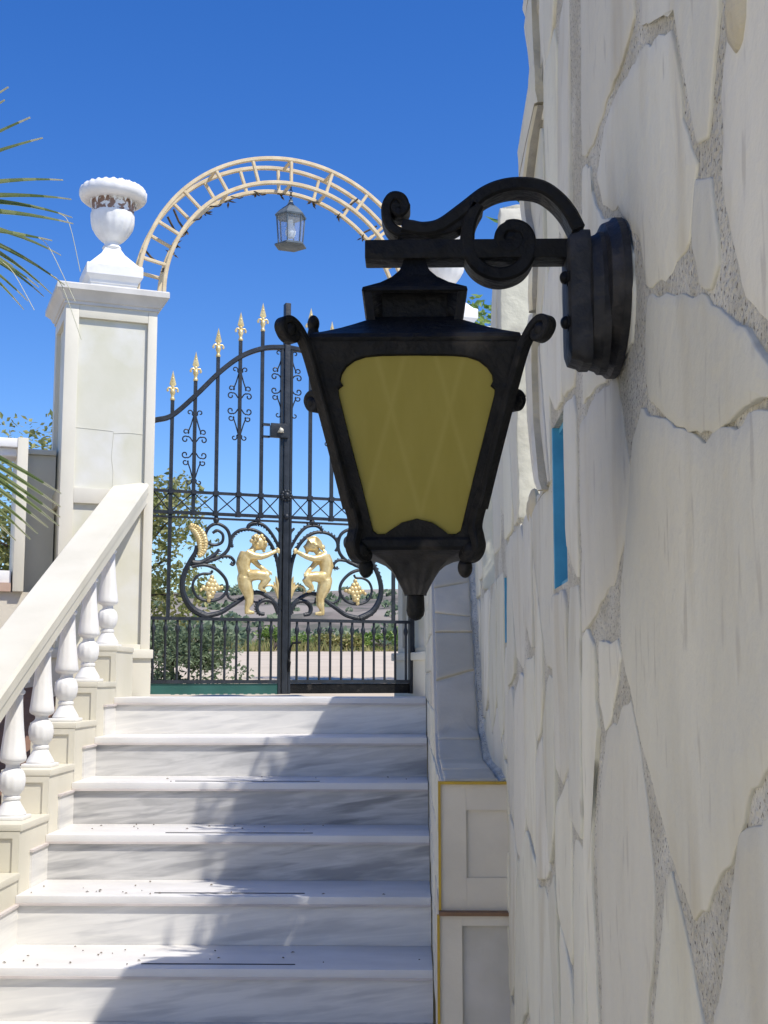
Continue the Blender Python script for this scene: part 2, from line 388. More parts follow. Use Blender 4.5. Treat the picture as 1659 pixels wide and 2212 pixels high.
b.build('panel_frame', M['cream'], pil, angle=30)
b = MB()   # thin irregular joints between the slabs of the upper panel
for pts in ([(-.386,1.214),(-.30,1.211),(-.205,1.207)],[(-.20,1.196),(-.12,1.203),(-.046,1.199)],[(-.20,.915),(-.197,1.0),(-.206,1.08),(-.199,1.205)]):
    b.band(spline([G(u, .0193, v) for u, v in pts], 5), .0028, .0018, GN)
b.build('slab_joint', M['joint'], pil)
b = MB(); c = G(-PW/2, PD/2, 0); hh = PW/2
b.square([(hh+.006,1.828),(hh+.006,1.842),(hh+.014,1.846),(hh+.024,1.868),(hh+.045,1.888),(hh+.05,1.892),(hh+.05,1.918),(hh+.046,1.924)], c, TH); b.build('cap', M['capstone'], pil, angle=30)
b = MB(); gbox(b, u0-.03,u1+.012,-.03,PD+.03,.092,.135,.005); gbox(b, u0-.016,u1+.004,-.016,PD+.016,LAND-.1,.0915); b.build('plinth', M['cream'], pil, angle=30)
def copy_shift(o, d, label):
    c = copy_tree(o); c.location = o.location + d; c['label'] = label; return c
SH = GD*(1.474+PW)
copy_shift(pil, SH, 'shaded gate pillar mostly hidden behind the big black lantern, right of the iron gate')

urn = thing('garden_urn', 'white urn with peeling paint on the pillar at the top of the handrail', 'urn', G(-.205, PD/2, 1.924), 'urns on the gate pillars')
uc = G(-.205, PD/2, 1.924)
b = MB(); b.square([(.115,0),(.115,.055),(.12,.06),(.122,.075),(.138,.095),(.142,.10),(.142,.15),(.138,.156),(.125,.16),(.060,.235),(.032,.285),(.02,.288)], uc, TH); b.build('pedestal', M['white'], urn, angle=30)
b = MB(); pr = [(.03,.268),(.045,.275),(.049,.283),(.045,.292),(.037,.30),(.040,.312),(.052,.320),(.068,.334),(.088,.358),(.106,.39),(.114,.42),(.115,.45),(.113,.465),(.109,.47),(.108,.53),(.112,.545)]
b.lathe(pr, uc, 60, flute=lambda a, z: -.05*(.5-.5*math.cos(16*a))*max(0, min(1, (z-.325)/.04, (.47-z)/.03)))
bowl = b.build('bowl', M['urn'], urn)
at = bowl.data.color_attributes.new('bare', 'FLOAT_COLOR', 'POINT')
for i, v in enumerate(bowl.data.vertices):
    zz = v.co.z+.268; k = max(0, 1-abs(zz-.503)/.05)**.4 if abs(zz-.503) < .05 else -.2
    at.data[i].color = (k*.95,)*3+(1,)
b = MB(); random.seed(4); nr = 96; rings = []
rp = [(.108,.532),(.130,.528),(.152,.532),(.167,.545),(.174,.562),(.173,.580),(.165,.597),(.150,.609),(.132,.614),(.118,.608),(.105,.58)]
for i, (r, z) in enumerate(rp):
    rings.append([(uc.x+r*(1+(.016*math.sin(13*2*PI*j/nr+i*.9)*math.cos(7*2*PI*j/nr) if 5 <= i <= 8 else 0)+(random.uniform(-.012,.012) if 4 <= i <= 8 else 0))*math.cos(2*PI*j/nr),
                   uc.y+r*(1+(.014*math.sin(17*2*PI*j/nr+i*.9) if 5 <= i <= 8 else 0))*math.sin(2*PI*j/nr),
                   uc.z+z+(.005*math.sin(23*2*PI*j/nr+i) if 5 <= i <= 8 else 0)) for j in range(nr)])
b.loft(rings); b.build('leafy_rim', M['white'], urn, angle=60)
b = MB()
for k in range(15):
    a = 2*PI*k/15+random.uniform(-.05,.05); l = random.uniform(.03,.05); e = Vector((math.cos(a), math.sin(a), 0)); t = Vector((-e.y, e.x, 0))
    p = uc+e*.114+Vector((0,0,.542)); b.add([p-t*.015, p+t*.015, p+t*.007+e*.006-Vector((0,0,l*.6)), p+e*.002-Vector((0,0,l)), p-t*.008+e*.006-Vector((0,0,l*.55)), p+e*.011-Vector((0,0,l*.3))],
        [(0,1,5),(1,2,5),(2,3,5),(3,4,5),(4,0,5)])
b.build('hanging_leaves', M['white'], urn)
copy_shift(urn, SH-GD*.045-Vector((0,0,.02)), 'white urn half hidden behind the bracket arm of the big black lantern')

# ================================================================== ARCH OVER THE GATE
AC = (.737, 1.985); RO, RI = .815, .680; W0, W1 = .15, .29
arch = thing('iron_arch', 'cream painted ladder-like metal arch spanning the two gate pillars', 'arch', G(.737, .22, 1.924))
def apt(r, a, w): return G(AC[0]+r*math.cos(a), w, AC[1]+r*math.sin(a))
for w_ in (W0, W1):
    for r_ in (RO, RI):
        path = [G(AC[0]+r_, w_, 1.926)]+[apt(r_, PI*i/72, w_) for i in range(73)]+[G(AC[0]-r_, w_, 1.926)]
        MB().band(path, .021, .021, GN).build('hoop', M['arch'], arch, angle=30)
for i, a in enumerate([168,152.5,136.5,121,105.5,90,73,57,41,25,10]):
    for w_ in (W0, W1):
        aa = R(a + (0 if w_ == W0 else 2.5))
        MB().band([apt(RI+.008, aa, w_), apt(RO-.008, aa, w_)], .017, .017, GN).build('rung', M['arch'], arch, angle=30)
    if a in (152.5, 121, 90, 73, 41, 10):
        for r_ in (RO, RI):
            MB().band([apt(r_, R(a), W0+.009), apt(r_, R(a), W1-.009)], .016, .016, (0,0,1) if abs(a-90) > 60 else GD).build('cross_tie', M['arch'], arch, angle=30)
random.seed(11)
b = MB(); path = []
for i in range(90):
    a = R(178-146*i/89); path.append(apt(RI-.004+.014*math.sin(i*.9), a, W1+.012*math.cos(i*.9)))
b.tube(path[18:52], [.0025+.002*random.random() for _ in path[18:52]], 6)
for a in (166,157,152,143,131,118,104,92,76,62,46,34):
    p = apt(RI-.012, R(a), W1+random.uniform(-.02,.02))
    for k in range(7):
        d = Vector((random.uniform(-1,1), random.uniform(-1,1), random.uniform(-1,.5))).normalized(); t = d.orthogonal().normalized(); l = random.uniform(.02,.05)
        b.add([p, p+d*l*.5+t*.009, p+d*l, p+d*l*.5-t*.009, p+d*l*.5+d.cross(t)*.006], [(0,1,4),(1,2,4),(2,3,4),(3,0,4)])
for a in (163,147,143,60,47):
    rr = random.uniform(RI+.02, RO-.03); p = apt(rr, R(a), W1)
    b.tube([apt(rr-.04,R(a+1),W1), p, apt(rr+.06,R(a-1.5),W1-.03)], .006, 6)
tag(b.build('dry_vine', M['debris']), 'withered dark vine clinging to the inner hoops of the arch', 'vine')

# hanging lantern
hl = thing('hanging_lantern', 'small six-sided clear glass lantern hanging from the top of the arch', 'lantern', G(.757, .22, 2.33))
hc = G(.757, .22, 0)
def hexring(r, z, ph=0): return [(hc.x+r*math.cos(PI/3*j+ph+TH), hc.y+r*math.sin(PI/3*j+ph+TH), z) for j in range(6)]
b = MB(); b.loft([hexring(.088,2.500), hexring(.090,2.508), hexring(.070,2.530), hexring(.045,2.552), hexring(.022,2.570), hexring(.012,2.590), hexring(.012,2.60)]); b.build('roof', M['lantern_metal'], hl, angle=20)
b = MB(); b.loft([hexring(.072,2.350), hexring(.090,2.342), hexring(.090,2.334), hexring(.060,2.326)]); b.build('base', M['lantern_metal'], hl, angle=20)
b = MB()
for j in range(6):
    a, c = hexring(.068,2.345)[j], hexring(.080,2.505)[j]; b.tube([a, c], .0042, 6)
b.build('cage_bar', M['lantern_metal'], hl)
b = MB(); b.loft([hexring(.065,2.347), hexring(.077,2.503)], cap=False); b.build('glass', M['glass'], hl, angle=20)
b = MB(); b.lathe([(.004,-.075),(.018,-.07),(.028,-.05),(.03,-.035),(.024,-.012),(.014,.004),(.013,.03),(.004,.032)], (hc.x,hc.y,2.455), 20); b.build('bulb', M['bulb'], hl)
b = MB()
for k in range(5):
    z = 2.604+.0155*k; ax = GD if k % 2 else GN
    b.tube([Vector((hc.x,hc.y,z))+ax*.007*math.cos(t*PI/6)+Vector((0,0,.010*math.sin(t*PI/6))) for t in range(13)], .0022, 5)
b.build('chain', M['gate_iron'], hl)

# ================================================================== IRON GATE
UC = .737
spec = dict(tips=[1.582,1.694,1.834,1.933,1.996], us=[.124,.243,.361,.481,.602])
curve = [(.004,1.308),(.046,1.317),(.126,1.347),(.246,1.462),(.368,1.593),(.485,1.691),(.603,1.745),(.70,1.760),(.733,1.761)]
def scroll_c(cx, cy, r, a0, turns, sgn, n=22):
    """small spiral: list of (u,v) ending tight"""
    out = []
    for i in range(n+1):
        t = i/n; a = a0+sgn*turns*2*PI*t; rr = r*(1-.62*t); out.append((cx+rr*math.cos(a), cy+rr*math.sin(a)))
    return out
def make_leaf(mir):
    X = (lambda u: 2*UC-u) if mir else (lambda u: u)
    P = lambda u, w, v: G(X(u), w, v)
    def bx(b, a0, a1, w0, w1, v0, v1):
        lo, hi = sorted((X(a0), X(a1))); b.box((lo,w0,v0), (hi,w1,v1), T=TG); return b
    side = 'right' if mir else 'left'
    root = thing('gate_leaf', ('right leaf of the black iron gate, half behind the big lantern, black bottom plate' if mir else
                 'left leaf of the black iron gate, with lock box and dark green bottom plate'), 'gate', G(X(.37), GW, LAND), 'leaves of the iron gate')
    fe = M['gate_iron']
    w0, w1 = GW-.012, GW+.012
    # frame
    bx(MB(), .006,.032, w0-.003,w1+.003, -.085,1.31).build('hinge_stile', fe, root)
    bx(MB(), .704,.716, w0,w1, -.085,1.75).build('meeting_stile', fe, root)
    for v0, v1 in ((.944,.957),(.834,.849),(.813,.822),(.290,.306),(-.03,-.012)):
        bx(MB(), .032,.7035, w0,w1, v0,v1).build('rail', fe, root)
    path = spline([P(u, GW, v) for u, v in curve], 6); MB().band(path, .026, .03, GN).build('curved_top_rail', fe, root, angle=30)
    bx(MB(), .033,.703, GW-.006,GW+.006, -.083,-.031).build('bottom_plate', M['iron'] if mir else M['green_panel'], root)
    if not mir:
        b = MB()
        for k in range(14): bx(b, .15+.042*k,.17+.042*k, GW+.012,GW+.016, -.086,-.06)
        b.build('mesh_scrap', M['turq'], root)
    # tall bars with gilded spearheads
    for u, tip in zip(spec['us'], spec['tips']):
        bot = .306 if u < .2 else .849
        b = MB(); h = .0085
        bx(b, u-h,u+h, GW-h,GW+h, bot, tip-.15); bar = b.build('bar', fe, root)
        b = MB(); q = P(u, GW, tip-.158)
        b.lathe([(.011,0),(.013,.004),(.012,.012),(.008,.018),(.010,.03),(.015,.042),(.012,.056),(.007,.062),(.009,.07),(.006,.078)], q, 12)
        def fl(du, dv, w=0): return P(u+du, GW+w, tip-.158+dv)
        b.add([fl(-.018,.085), fl(0,.16), fl(.018,.085), fl(0,.066), fl(0,.09,-.009), fl(0,.09,.009)], [(0,1,4),(1,2,4),(2,3,4),(3,0,4),(1,0,5),(2,1,5),(3,2,5),(0,3,5)])
        b.ball(fl(0,.1), .008, 6); b.ball(fl(0,.118), .0065, 6)
        for sg in (-1,1):
            b.tube([fl(0,.05), fl(sg*.012,.066), fl(sg*.022,.066), fl(sg*.028,.055), fl(sg*.024,.047)], [.006,.006,.0055,.006,.0065], 6)
        b.build('spearhead', M['gold'], bar, angle=50)
    # lattice crosses
    us = [.032]+spec['us']+[.7035]
    b = MB()
    for a, c in zip(us[:-1], us[1:]):
        for (va, vb) in ((.849,.944),(.944,.849)): b.tube([P(a+.006, GW, va), P(c-.006, GW, vb)], .0034, 5)
    b.build('lattice_cross', fe, root)
    # picket row with knobs
    for k in range(11):
        u = .052+.0615*k; q = P(u, GW, -.012)
        b = MB(); b.lathe([(.0065,0),(.0065,.235),(.009,.242),(.0125,.254),(.012,.264),(.008,.276),(.0065,.28),(.0065,.302)], q, 10); b.build('picket', fe, root)
    # collars on rails
    b = MB()
    for u in spec['us']:
        for v in (.95,.842): bx(b, u-.013,u+.013, GW-.015,GW+.015, v-.011,v+.011)
    b.build('collar', fe, root)
    # clusters of c-scrolls round bars 2 and 4 and half a cluster at the post
    def cluster(u, vt, hgt, sides):
        for sg in sides:
            k = hgt/.40
            for top in (1,-1):
                b = MB(); vm = vt-hgt/2; V = lambda d: vm+top*d*k       # d measured from the middle
                leg = [(u+sg*.006, V(.165)), (u+sg*.020, V(.115)), (u+sg*.036, V(.072))]
                curl = scroll_c(u+sg*.046, V(.080), .0165, math.atan2(-.5*top, -sg*.8), .95, -sg*top)
                b.tube([P(a, GW, v) for a, v in leg]+[P(a, GW, v) for a, v in curl], .0036, 5)
                arc = [(u+sg*.009, V(.030)), (u+sg*.022, V(.050)), (u+sg*.034, V(.057))]
                curl = scroll_c(u+sg*.048, V(.040), .0180, math.atan2(.75*top, -sg*.6), .95, -sg*top)
                b.tube([P(a, GW, v) for a, v in arc]+[P(a, GW, v) for a, v in curl], .0038, 5)
                c2 = scroll_c(u+sg*.027, V(.183), .0155, math.atan2(-.6*top, -sg*.8), .9, -sg*top)
                b.tube([P(u+sg*.006, GW, V(.165))]+[P(a, GW, v) for a, v in c2], .0034, 5)
                b.build('scroll', fe, root)
    cluster(.243, 1.385, .40, (-1,1)); cluster(.481, 1.635, .40, (-1,1)); cluster(.718 if not mir else .718, 1.745, .37, (-1,))
    # acanthus scrollwork panel
    c2 = lambda pts: [G(X(gc(*p)[0]), GW, gc(*p)[2]) for p in pts]
    def vine(pts, r0, r1=None, n=6, leaf=0, out=1, name='scrollwork'):
        b = MB(); P_ = spline(c2(pts), n); m = len(P_); r1 = r0 if r1 is None else r1
        b.tube(P_, [r0+(r1-r0)*i/(m-1) for i in range(m)], 8, flat=GN)
        if leaf:
            for i in range(2, m-2, 2):
                t = (P_[i+1]-P_[i-1]).normalized(); nrm = t.cross(GN)*out; l = leaf*(.8+.4*math.sin(i*1.7)**2)
                p = P_[i]+nrm*r0*.5; b.tube([p, p+nrm*l*.6+t*l*.35, p+nrm*l*.9+t*l*.9], [l*.33,l*.36,l*.12], 6)
        b.build(name, fe, root)
    px = .00122
    vine([(372,448),(440,432),(490,392),(505,340),(490,280),(440,248),(396,262),(373,305),(386,350),(425,362),(462,345),(465,305),(435,283),(412,298)], 8*px, 6*px)
    vine([(325,365),(318,400),(295,440),(264,500),(247,570),(258,640),(300,705),(372,745)], 8*px, 15*px, leaf=.012, out=1)
    vine([(372,745),(450,728),(510,692),(560,660),(615,622)], 11*px, 8*px)
    vine([(300,480),(340,470),(390,474),(440,500),(482,550),(488,605),(452,650),(390,664),(330,645),(303,590),(318,540),(355,518),(398,516),(410,500)], 8*px, 5*px)
    vine([(486,610),(497,645),(530,662),(562,650)], 6*px, 4*px, leaf=.006)
    vine([(300,455),(350,455),(420,415),(445,385)], 12*px, 6*px, leaf=.010, out=-1)
    vine([(330,462),(400,448),(440,428),(500,424),(528,450),(520,470),(505,462)], 8*px, 5*px, leaf=.008, out=-1)
    vine([(520,375),(508,350),(518,312),(560,282),(620,278),(672,300),(720,350),(750,415),(768,500),(777,640)], 6*px, 9*px, leaf=.010, out=-1)
    vine([(598,285),(606,256),(640,243),(690,258),(735,310),(772,380)], 8*px, 7*px, leaf=.010, out=-1)
    vine([(752,268),(772,292),(778,330)], 5*px, 7*px, leaf=.007)
    vine([(612,622),(660,618),(705,640),(745,675),(776,722)], 8*px, 10*px, leaf=.006, out=-1)
    vine([(690,735),(660,728),(650,700),(665,672),(700,660),(740,675),(766,735)], 8*px, 9*px, leaf=.010, out=1)
    vine([(626,640),(630,665),(650,672)], 5*px, 4*px)
    for cx in (430,655):
        b = MB()
        for cy, r in ((212,.011),(228,.016),(243,.010)): b.ball(c2([(cx,cy)])[0], r, 8)
        b.build('boss', fe, root)
    # gilded leaf, grapes and lily
    b = MB(); sp = spline(c2([(290,258),(328,286),(352,335),(353,390),(335,425)]), 4)
    for i, p in enumerate(sp[:-1]):
        t = (sp[i+1]-p).normalized(); nn = t.cross(GN); q = .5+math.sin(PI*(i+1)/len(sp))
        for sg in (-1,1): b.ball(p+nn*sg*.010*q-GN*.006, .011*q, 8)
        b.ball(p-GN*.012, .006, 6)
    b.build('gilded_leaf', M['gold'], root)
    b = MB(); random.seed(5)
    for (cx, cy, r) in [(405,535,9),(398,555,11),(415,560,11),(385,575,12),(405,580,13),(425,580,12),(360,592,10),(378,598,12),(398,602,13),(420,602,12),(440,595,11),(458,592,8),(345,605,7),(388,622,12),(408,622,12),(392,642,11),(405,640,10),(388,660,9)]:
        p = c2([(cx,cy)])[0]; b.ball(p-GN*random.uniform(.004,.012), r*px*1.05, 8)
    b.build('gilded_grapes', M['gold'], root)
    b = MB()
    b.tube(c2([(752,530),(762,575),(768,650)]), [.003,.012,.006], 8); b.tube(c2([(775,560),(770,610),(770,655)]), [.004,.010,.006], 8)
    b.tube(spline(c2([(698,618),(688,600),(700,582),(728,580),(752,605),(766,650)]),4), [.006]*8+[.007]*8+[.006]*5, 8)
    b.tube(c2([(742,560),(752,600),(766,650)]), [.003,.009,.006], 8)
    b.build('gilded_lily', M['gold'], root)
    figure(root, X, mir)
    return root
def figure(root, X, mir):
    """gilded relief of a naked dancing child; one continuous remeshed body"""
    px = .00094
    def q(cx, cy, dw=0): u, w_, v = gc(cx, cy); return G(X(u), GW-.012+dw, v)
    b = MB()
    def limb(pts, rs, n=12): b.tube([q(*p) for p in pts], [r*px for r in rs], n)
    def blob(c, r, sc=(1,1,1)): b.ball(q(*c), r*px, 12, sc)
    limb([(590,405),(578,440),(574,480),(582,520),(594,552)], [36,41,37,36,30])            # trunk
    limb([(566,432),(562,462),(570,500)], [26,31,24]); blob((588,522), 37); blob((572,540), 34)
    limb([(598,418),(622,392),(640,368)], [24,19,18])                                     # neck
    blob((655,352), 40, (.95,.95,1.05)); blob((676,366), 25)                              # skull and face
    limb([(690,352),(702,366),(694,372)], [6,7,6],8); limb([(682,382),(694,386)], [9,7],8); blob((684,396), 10)   # nose, mouth, chin
    limb([(640,360,-.03),(642,368,-.034)], [8,7],8)                                       # ear
    limb([(578,540),(584,580),(602,630),(608,648)], [41,40,29,24]); limb([(606,644),(604,675),(592,705),(590,718)], [25,24,14,13])   # standing leg
    limb([(582,722),(606,726),(634,728)], [14,13,8])
    limb([(596,530,-.012),(640,525,-.022),(680,530,-.03),(700,538,-.03)], [34,31,25,22]); limb([(700,538,-.03),(682,565,-.026),(654,592,-.02)], [23,22,13]); limb([(650,592,-.022),(668,606,-.022),(690,612,-.022)], [12,10,7])
    limb([(585,405,-.014),(620,424,-.024),(660,430,-.028),(690,422,-.026)], [25,22,18,16]); limb([(690,422,-.026),(722,408,-.02),(742,398,-.014)], [16,14,11]); blob((748,395,-.012), 13)
    for k in range(4): limb([(748,390+5*k,-.012-.004*k),(762,386+6*k,-.014),(762,392+6*k,-.024),(754,394+5*k,-.026)], [5,5,4.5,4],6)
    limb([(744,388,-.02),(752,380,-.022),(760,384,-.02)], [5,5,4],6)
    limb([(610,420,.006),(636,452,.004),(652,472,0)], [23,18,15]); limb([(652,472,0),(676,492,-.012),(694,508,-.03)], [15,13,10]); blob((697,512,-.034), 11)
    for k in range(4): limb([(696,510,-.04),(708+2*k,510+5*k,-.046),(712,518+5*k,-.05)], [5,4.5,4],6)
    o = b.build('dancing_figure', M['gold'], root)
    md = o.modifiers.new('r', 'REMESH'); md.mode = 'VOXEL'; md.voxel_size = .0042; md.use_smooth_shade = True
    sm = o.modifiers.new('s', 'SMOOTH'); sm.iterations = 6; sm.factor = .5
    bpy.context.view_layer.update(); dg = bpy.context.evaluated_depsgraph_get()
    me = bpy.data.meshes.new_from_object(o.evaluated_get(dg)); o.modifiers.clear(); o.data = me
    me.polygons.foreach_set('use_smooth', [True]*len(me.polygons))
    if not me.materials: me.materials.append(M['gold'])
    o['label'] = 'gilded female dancer with hair tied back' if mir else 'gilded curly-haired dancer'
    b = MB(); random.seed(3)
    if not mir:
        for k in range(46):
            a = random.uniform(-.5, 3.6); rr = random.uniform(20,40); cx = 652+rr*math.cos(a)*.95; cy = 344-rr*math.sin(a)*.85
            b.ball(q(cx, cy, random.uniform(-.035,.0)), random.uniform(8,12)*px, 6)
    else:
        for k in range(9):
            t = k/8; b.tube(spline([q(690-20*t,325+4*k,-.02-.02*math.sin(PI*t)), q(655-10*t,312+5*k,-.034), q(622,332+4*k,-.028), q(606,356+2*k,-.012)],4), 7*px, 6)
        b.ball(q(602,362,-.01), 17*px, 8); b.tube(spline([q(602,370,-.01), q(585,395,-.02), q(590,420,-.03)],4), [8*px]*9, 6)
    b.build('hair', M['gold'], o)
leafL = make_leaf(False)
leafR = make_leaf(True)
# central post, lock and pull belong to the left leaf
b = MB(); gbox(b, .7215,.7525, GW-.022,GW+.022, -.085,2.005, .003)
b.build('centre_post', M['gate_iron'], leafL, angle=30)
b = MB(); q = G(.737, GW-.022, .955); b.ball(q, .02, 10)
for k in range(10): b.ball(q+GD*.024*math.cos(k*PI/5)+Vector((0,0,.024*math.sin(k*PI/5))), .010, 6)
b.ball(G(.737,GW-.022,.842), .016, 8); b.build('rosette', M['gate_iron'], leafL)
b = MB(); gbox(b, .645,.742, GW-.034,GW-.0225, 1.262,1.338, .002); gbox(b, .604,.645, GW-.014,GW+.004, 1.326,1.338); gbox(b, .604,.645, GW-.014,GW+.004, 1.262,1.272)
gbox(b, .652,.738, GW-.030,GW+.02, 1.268,1.332)
lock = b.build('lock_box', M['gate_iron'], leafL, angle=30)
b = MB(); c = G(.697, GW-.036, 1.30); b.add([c+GD*-.018+Vector((0,0,-.012)), c+GD*.018+Vector((0,0,-.012)), c+Vector((0,0,.02)), c-GN*.018+Vector((0,0,-.004)), c+GN*.004+Vector((0,0,.0))], [(0,1,3),(1,2,3),(2,0,3),(0,4,1),(1,4,2),(2,4,0)])
b.ball(c-GN*.010+Vector((0,0,-.002)), .013, 8); b.build('knob', M['lockmetal'], lock)
b = MB(); b.tube([G(.757,GW-.02,.09), G(.764,GW-.035,.16), G(.775,GW-.03,.178), G(.82,GW-.03,.182)], .006, 6); b.tube([G(.757,GW-.02,.03), G(.760,GW-.03,.08), G(.757,GW-.02,.09)], .008, 6)
b.build('drop_bolt', M['iron'], leafR)

# ================================================================== TERRACE BALUSTRADE (left of the pillar)
ter = thing('terrace_balustrade', 'white balustrade of the upper terrace behind the palm, left of the gate pillar', 'balustrade', G(-1.2, .25, .40))
def tv(y, x=40): return uvpx(x, y, .12)[1]
tz, bz0, bz1 = tv(948), tv(1242), tv(1265)
b = MB(); gbox(b, -2.6,-.60, .10,.34, tz-.045,tz, .006); gbox(b, -2.6,-.60, .13,.31, tz-.085,tz-.0455, .006); b.build('top_rail', M['white'], ter, angle=30)
b = MB(); gbox(b, -2.6,-.655, .12,.30, bz1+.012,bz0+.02, .004); b.build('bottom_rail', M['white'], ter, angle=30)
b = MB(); gbox(b, -2.6,-.655, .105,.34, bz1-.03,bz1+.0115); b.build('sill', M['brick'], ter)
b = MB(); gbox(b, -.648,-.597, .095,.35, bz1-.03,tz+.004, .004); gbox(b, -.597,-.44, .33,.40, bz1-.03,tz-.04); gbox(b, -.597,-.44, .31,.42, tz-.039,tz-.012,.003); b.build('end_pier', M['cream'], ter, angle=30)
hb = (tz-.085)-(bz0+.02)
pr2 = [(.06,0),(.06,.03),(.045,.05),(.034,.10),(.04,.13),(.062,.2),(.068,.25),(.06,.31),(.04,.37),(.034,.39),(.042,.41),(.052,.44),(.055,.47),(.048,.53),(.04,.62),(.034,.72),(.032,.80),(.042,.82),(.042,.85),(.034,.87),(.05,.94),(.05,1)]
for k in range(11):
    b = MB(); b.lathe([(r*1.05, z*hb) for r, z in pr2], G(-.80-.165*k, .21, bz0+.02), 24); b.build('baluster', M['white'], ter)
tw = MB(); gbox(tw, -4.5,-.455, .13,.33, -EYE,bz1-.03); tag(tw.build('terrace_wall', M['grey_cream']), 'pale stone retaining wall under the terrace balustrade left of the steps', 'wall')

# ================================================================== FLAGSTONE WALL ON THE RIGHT
XW, TK = .2165, .26
XQ = .1984                                          # face of the quoin stones, a little proud of the wall
def edge_tab(tab, x0):
    out = [((1463-y)/F*(x0*F/(x-891.5)), x0*F/(x-891.5)) for y, x in tab]; return sorted(out)
T_END = edge_tab([(-120,1156),(-60,1146),(0,1150),(60,1158),(110,1161),(150,1160),(200,1150),(260,1138),(300,1129),(340,1128),(395,1132),(450,1138),(520,1150),(560,1152),(620,1150),(690,1144),(780,1141),(900,1143),(1000,1151),(1070,1160),(1130,1163)], XQ)
T_NEAR = edge_tab([(-120,1185),(0,1187),(100,1191),(190,1192),(250,1180),(300,1172),(390,1160),(520,1165),(690,1174),(780,1172),(900,1174),(1000,1182),(1080,1188),(1130,1190)], XW)
def look(tab, z):
    if z <= tab[0][0]: return tab[0][1]
    for (a, b), (c, d) in zip(tab[:-1], tab[1:]):
        if a <= z <= c: return b+(d-b)*(z-a)/(c-a)
    return tab[-1][1]
def aend(z): return look(T_END, z)
def anear(z): return min(look(T_NEAR, z), aend(z)-.022)
SILL = .305
wall = thing('flagstone_wall', 'tall crazy-paved pale stone wall carrying the big black lantern', 'wall', (XW+TK/2, 2.2, -EYE))
ATOP, BTOP, CTOP = 1.82, 1.125, .96
def zc(lo, hi, n): return [lo+(hi-lo)*i/n for i in range(n+1)]
# core with openings, in horizontal slices
b = MB(); SK = .0028
def block(y0, y1, z0, z1, fy1=None, n=1):
    zs = zc(z0, z1, n); rings = []
    for z in zs:
        e = fy1(z) if fy1 else y1
        rings.append([(XW+SK, y0, z), (XW+TK, y0, z), (XW+TK, e, z), (XW+SK, e, z)])
    b.loft(rings)
NY0, NY1, NZ0, NZ1 = 1.80, 1.965, .135, .385      # the blue slit in the near merlon
block(-1.2, NY0, -EYE-.05, ATOP)
block(NY0, NY1, -EYE-.05, NZ0); ac = lambda z: aend(z)-.012
block(NY0, 2.28, NZ1, ATOP, ac, 60); block(NY1, 2.28, SILL, NZ1, ac, 10); block(NY1, 2.28, -EYE-.05, SILL)
N2 = (2.96, 3.03)                                   # slit in the second merlon
block(2.28, 6.1, -EYE-.05, .08)
block(2.28, N2[0], .08, SILL); block(N2[0], N2[1], .235, .31); block(N2[1], 6.1, .08, .255)
block(2.55, N2[0], SILL, .70); block(N2[0], 3.40, .31, .93); BT = lambda z: 3.40-.23*((z-.93)/(BTOP-.93))**1.3 if z > .93 else 3.40
block(N2[0], 3.40, .93, BTOP, BT, 8); block(N2[1], 3.40, .255, .31)
block(3.885, 5.95, .255, CTOP)
b.build('masonry_core', M['mortar'], wall, smooth=False)
for (ya, yb, za, zb, sl) in ((NY0, NY1, NZ0, NZ1, 1), (N2[0], N2[1], .082, .235, 0)):
    b = MB(); t = .012
    b.box((XW+.002, yb-t, za), (XW+TK-.002, yb-.001, zb)); b.box((XW+.06, ya+.001, za), (XW+.075, yb-t, zb))
    b.box((XW+.012, ya+.001, za+.001), (XW+.06, yb-t, za+.01)); b.box((XW+.012, ya+.001, zb-.01), (XW+.06, yb-t, zb-.001))
    b.build('blue_slit', M['blue'], wall)
# stones
def clip(poly, a, c):
    """keep the part of poly with a.x <= c"""
    out = []
    for i in range(len(poly)):
        p, q = poly[i], poly[(i+1) % len(poly)]; dp, dq = a[0]*p[0]+a[1]*p[1]-c, a[0]*q[0]+a[1]*q[1]-c
        if dp <= 0: out.append(p)
        if dp*dq < 0: t = dp/(dp-dq); out.append((p[0]+(q[0]-p[0])*t, p[1]+(q[1]-p[1])*t))
    return out
def area(p): return abs(sum(p[i][0]*p[(i+1)%len(p)][1]-p[(i+1)%len(p)][0]*p[i][1] for i in range(len(p))))/2
def chaikin(p, n=2, k=.2):
    for _ in range(n):
        q = []
        for i in range(len(p)):
            a, c = p[i], p[(i+1)%len(p)]; q += [(a[0]*(1-k)+c[0]*k, a[1]*(1-k)+c[1]*k), (a[0]*k+c[0]*(1-k), a[1]*k+c[1]*(1-k))]
        p = q
    return p
def subdiv(p, L):
    q = []
    for i in range(len(p)):
        a, c = p[i], p[(i+1)%len(p)]; m = max(1, int(math.hypot(c[0]-a[0], c[1]-a[1])/L)); q += [(a[0]+(c[0]-a[0])*k/m, a[1]+(c[1]-a[1])*k/m) for k in range(m)]
    return q
